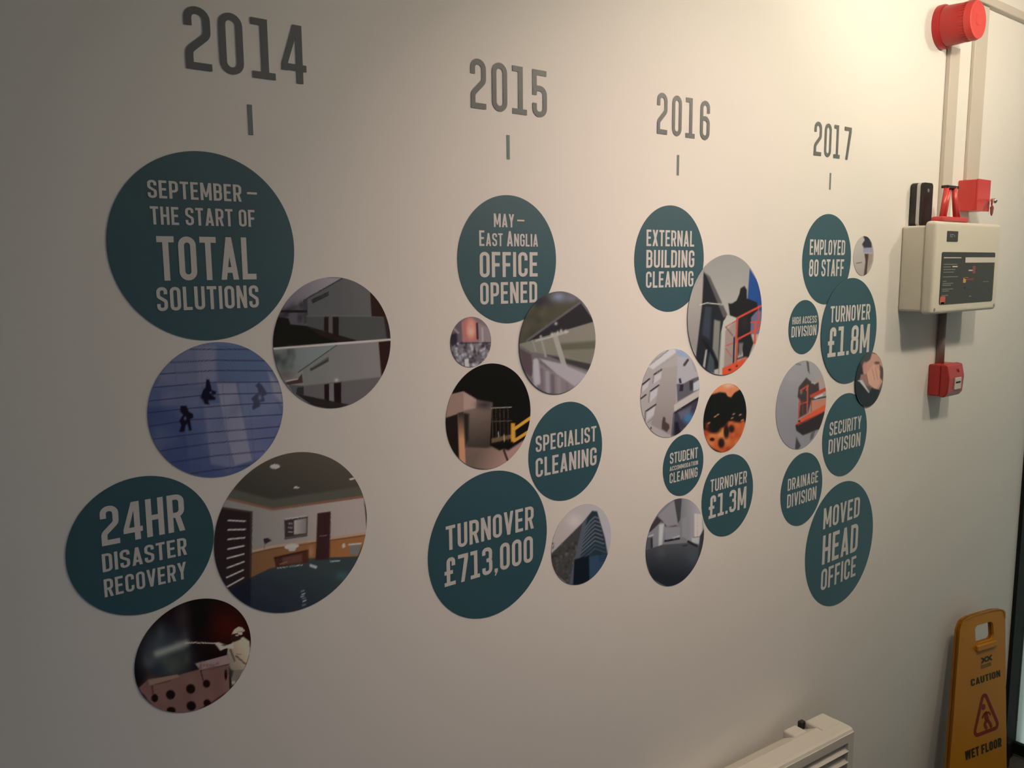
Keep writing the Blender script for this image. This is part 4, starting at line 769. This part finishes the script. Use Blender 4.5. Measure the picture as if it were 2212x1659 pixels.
def panel_mesh(name, out, hole, y0, y1, m):
    bm = bmesh.new(); rings = []
    for y in (y0, y1):
        ro = [bm.verts.new((x, y, z)) for x, z in out]; rh = [bm.verts.new((x, y, z)) for x, z in hole]
        es = [bm.edges.new((ro[i], ro[(i+1) % len(ro)])) for i in range(len(ro))]+[bm.edges.new((rh[i], rh[(i+1) % len(rh)])) for i in range(len(rh))]
        bmesh.ops.triangle_fill(bm, use_beauty=True, edges=es); rings.append((ro, rh))
    for j in (0, 1):
        a, b = rings[0][j], rings[1][j]
        for i in range(len(a)): bm.faces.new((a[i], a[(i+1) % len(a)], b[(i+1) % len(a)], b[i]))
    bm.transform(RM); o = link(name, bm_mesh(name, bm), m, ws); return o
hole = rounded(hx0, hz0, hx1, hz1, .014)
panel_mesh('front_panel', sign_outline(), hole, -.004, .004, M_YEL)
# raised rim round the front panel and the rear panel folded behind it
bm = bmesh.new(); ol = sign_outline(); oi = [(cxm+(x-cxm)*.95, .028+(z-.0)*.955 if z > .03 else z+.012) for x, z in ol]
for y in (0,):
    A = [bm.verts.new((x, -.006, z)) for x, z in ol]; B = [bm.verts.new((x, -.006, z)) for x, z in oi]; C_ = [bm.verts.new((x, .004, z)) for x, z in ol]; D = [bm.verts.new((x, -.004, z)) for x, z in oi]
    for i in range(6, len(ol)):
        j = (i+1) % len(ol)
        bm.faces.new((A[i], A[j], B[j], B[i])); bm.faces.new((A[i], A[j], C_[j], C_[i])); bm.faces.new((B[i], B[j], D[j], D[i]))
bm.transform(RM); link('rim', bm_mesh('rim', bm), M_YEL, ws)
panel_mesh('rear_panel', sign_outline(-.002), hole, .007, .014, M_YELD)
box('handle', hx0-.004, hx1+.004, -.012, -.002, hz0-.022, hz0-.003, M_YEL, ws, .004, 3, RM)
box('hinge', LX(zt-.03)+.02, RX(zt-.03)-.02, .002, .010, zt-.022, zt-.006, M_YELD, ws, .003, 2, RM)
M_SRED = mat('sign_red_print', (0.22, 0.020, 0.012), 0.5, 0, 0.3); M_SINK = mat('sign_black_print', (0.022, 0.016, 0.006), 0.5, 0, 0.3)
def sign_text(name, txt, TL, BL, TR, BR, t=.17, w=.48, m=None, gap=.1):
    a, b, c, d = sgz(*TL), sgz(*BL), sgz(*TR), sgz(*BR); x0, x1 = (a[0]+b[0])/2, (c[0]+d[0])/2; z1, z0 = (a[1]+c[1])/2, (b[1]+d[1])/2
    polys, n = text_polys(txt, t, w, gap)
    return poly_object(name, polys, lambda px, pz: RM @ Vector((x0+(x1-x0)*px/n, -.0048, z0+(z1-z0)*pz)), m or M_SINK, ws)
sign_text('caution_lettering', 'CAUTION', (2094, 1468), (2095, 1483), (2157, 1445), (2158, 1459))
sign_text('wet_floor_lettering', 'WET FLOOR', (2082, 1625), (2082, 1645), (2160, 1588), (2160, 1608), .2, .5)
sign_text('emblem', 'XX', (2116, 1422), (2115, 1434), (2141, 1411), (2141, 1423), .24, .8, None, -.18)
e0, e1 = sgz(2116, 1441), sgz(2138, 1433)
poly_object('emblem_bar', [[(e0[0], e0[1]-.004), (e1[0], e0[1]-.004), (e1[0], e0[1]+.006), (e0[0], e0[1]+.006)]], lambda a, b: RM @ Vector((a, -.0048, b)), mat('faded_print', (.20, .11, .012), .5), ws)
ta, tb, tc = sgz(2127, 1490), sgz(2096, 1594), sgz(2151, 1568)
half = ((tc[0]-tb[0])/2); mxx = ta[0]*.5+(tb[0]+tc[0])*.25; zb_ = (tb[1]+tc[1])/2
tri = [(mxx-half, zb_, .012), (mxx+half, zb_, .012), (mxx, ta[1], .010)]
poly_object('warning_triangle', [[(p.x, p.y) for p in q] for q in stroke_quads(tri, True, .011)], lambda a, b: RM @ Vector((a, -.0048, b)), M_SRED, ws)
hh = ta[1]-zb_; fig = lambda L: [(mxx+half*2*a, zb_+hh*b, .004) for a, b in L]
q = []
for L, w_ in (([(-.02, .48), (.06, .28)], .017), ([(.06, .28), (-.06, .20), (.02, .06)], .010), ([(.06, .28), (.16, .16), (.20, .06)], .010), ([(-.02, .46), (.14, .44), (.20, .36)], .007), ([(-.02, .46), (-.14, .36)], .007)): q += stroke_quads(fig(L), False, w_)
q = [[(p.x, p.y) for p in a] for a in q]+[[(mxx-half*.12+.009*math.cos(k*math.pi/6), zb_+hh*.62+.009*math.sin(k*math.pi/6)) for k in range(12)]]
poly_object('slipping_figure', q, lambda a, b: RM @ Vector((a, -.0048, b)), M_SRED, ws)

# ------------------------------------------------------------------ convector heater below the stickers
F = at(1845, 1573, .13); al = math.radians(4.6)
M_HEAT = mat('heater_enamel', (0.66, 0.62, 0.56), 0.4, 0, 0.45); M_HSHADE = mat('heater_shade', (0.02, 0.018, 0.016), 0.6)
ht = thing('convector_heater', (F[0], F[1], 0.0), 'white convector heater with a louvred front standing by the wall', 'heater')
HW, HT, HH = .62, .088, F[2]
RH = Matrix.Rotation(-al, 4, 'Z')               # local: x to the left is negative, y into the wall
bm = bmesh.new()
prof = [(.006, .075), (0, .081), (0, HH-.010), (.004, HH-.003), (.010, HH), (.050, HH), (HT, HH-.020), (HT, .075)]
for x0, x1 in ((-HW, 0.0),):
    A = [bm.verts.new((x0, y, z)) for y, z in prof]; B = [bm.verts.new((x1, y, z)) for y, z in prof]
    for i in range(len(prof)):
        if i == 1: continue                      # the louvre opening replaces the flat front
        j = (i+1) % len(prof); bm.faces.new((A[i], A[j], B[j], B[i]))
    bm.faces.new(A); bm.faces.new(B)
bm.transform(RH); link('casing', bm_mesh('casing', bm), M_HEAT, ht)
zl1, zl0 = HH-.028, .13
bm = bmesh.new()
for a in ((-.022, 0, .078, HH-.008), (-HW, -HW+.022, .078, HH-.008), (-HW+.022, -.022, zl1, HH-.008), (-HW+.022, -.022, .078, zl0)): bm_box(bm, a[0], a[1], -.001, .012, a[2], a[3])
bm.transform(RH); link('front_frame', bm_mesh('front_frame', bm), M_HEAT, ht)
box('shade_backing', -HW+.01, -.01, .030, .034, .09, HH-.02, M_HSHADE, ht, 0, 1, RH)  # near-black sheet behind the louvres, the shade inside put into its colour
nl = 18; pitch = (zl1-zl0)/nl
for k in range(nl):
    z = zl1-pitch*(k+.5); T_ = RH @ Matrix.Translation((0, .010, z)) @ Matrix.Rotation(math.radians(36), 4, 'X')
    box('louvre', -HW+.020, -.020, -.0145, .0145, -.0018, .0018, M_HEAT, ht, 0, 1, T_)
bm = bmesh.new(); bm_box(bm, -.070, -.001, .030, .084, HH-.016, HH+.0025, .006, 3); bm.transform(RH); link('end_cap', bm_mesh('end_cap', bm), M_HEAT, ht)
bm = bmesh.new(); bm_box(bm, -.135, -.090, .060, .094, HH-.030, HH-.004, .005, 3); bm.transform(RH); link('wall_bracket', bm_mesh('wall_bracket', bm), M_HEAT, ht)
bm = bmesh.new(); bm_box(bm, -.082, -.066, .082, .094, HH-.022, HH+.002, .003, 2); bm.transform(RH); link('knob', bm_mesh('knob', bm), M_BLACK, ht)
for x in (-.10, -HW+.10):
    bm = bmesh.new(); bm_box(bm, x-.018, x+.018, -.02, HT+.012, 0, .016, .004, 2); bm_box(bm, x-.012, x+.012, .03, .06, .012, .09, .002, 1); bm.transform(RH); link('foot', bm_mesh('foot', bm), M_HEAT, ht)

# ------------------------------------------------------------------ the lamps on the ceiling that light the wall, plus the added fill spotlights
BR = 0.04
for x, y, pw, w in BULBS:
    m = bpy.data.materials.new('glowing_bulb'); m.use_nodes = True; b_ = m.node_tree.nodes['Principled BSDF']
    b_.inputs['Base Color'].default_value = (0, 0, 0, 1); b_.inputs['Emission Color'].default_value = (*BULB, 1); b_.inputs['Emission Strength'].default_value = pw/(4*math.pi**2*BR**2)
    d = thing('ceiling_lamp', (x, y, CEIL), 'bare round ceiling lamp, %s one of the pair above the alarm panel' % w, 'ceiling light', 'bare ceiling lamps')
    lathe('holder', [(.050, 0), (.050, .012), (.022, .020), (.020, .034), (.001, .034)], (0, 0, 0), (0, 0, -1), (1, 0, 0), M_CREAM, d, 40)
    lathe('bulb', [(BR*math.sin(math.pi*k/16)+.0005, .036+BR-BR*math.cos(math.pi*k/16)) for k in range(17)], (0, 0, 0), (0, 0, -1), (1, 0, 0), m, d, 40)
for k, (x, y, zt_, pw) in enumerate(FILL_SPOTS):
    d = thing('added_spotlight', (x, y, CEIL), 'small tilted fill spotlight added above the %s stickers' % ('2015' if k else '2016'), 'ceiling light', 'added tilted spotlights')
    lathe('base', [(.030, 0), (.030, .008), (.010, .012), (.001, .012)], (0, 0, 0), (0, 0, -1), (1, 0, 0), M_CREAM, d, 32)
    ax = Vector((0, -y, zt_-(CEIL-.045))).normalized()
    lathe('shade', [(.010, -.030), (.034, -.026), (.036, .0), (.034, .0), (.032, -.022), (.008, -.024)], (0, 0, -.045), ax, (1, 0, 0), M_CREAM, d, 32)
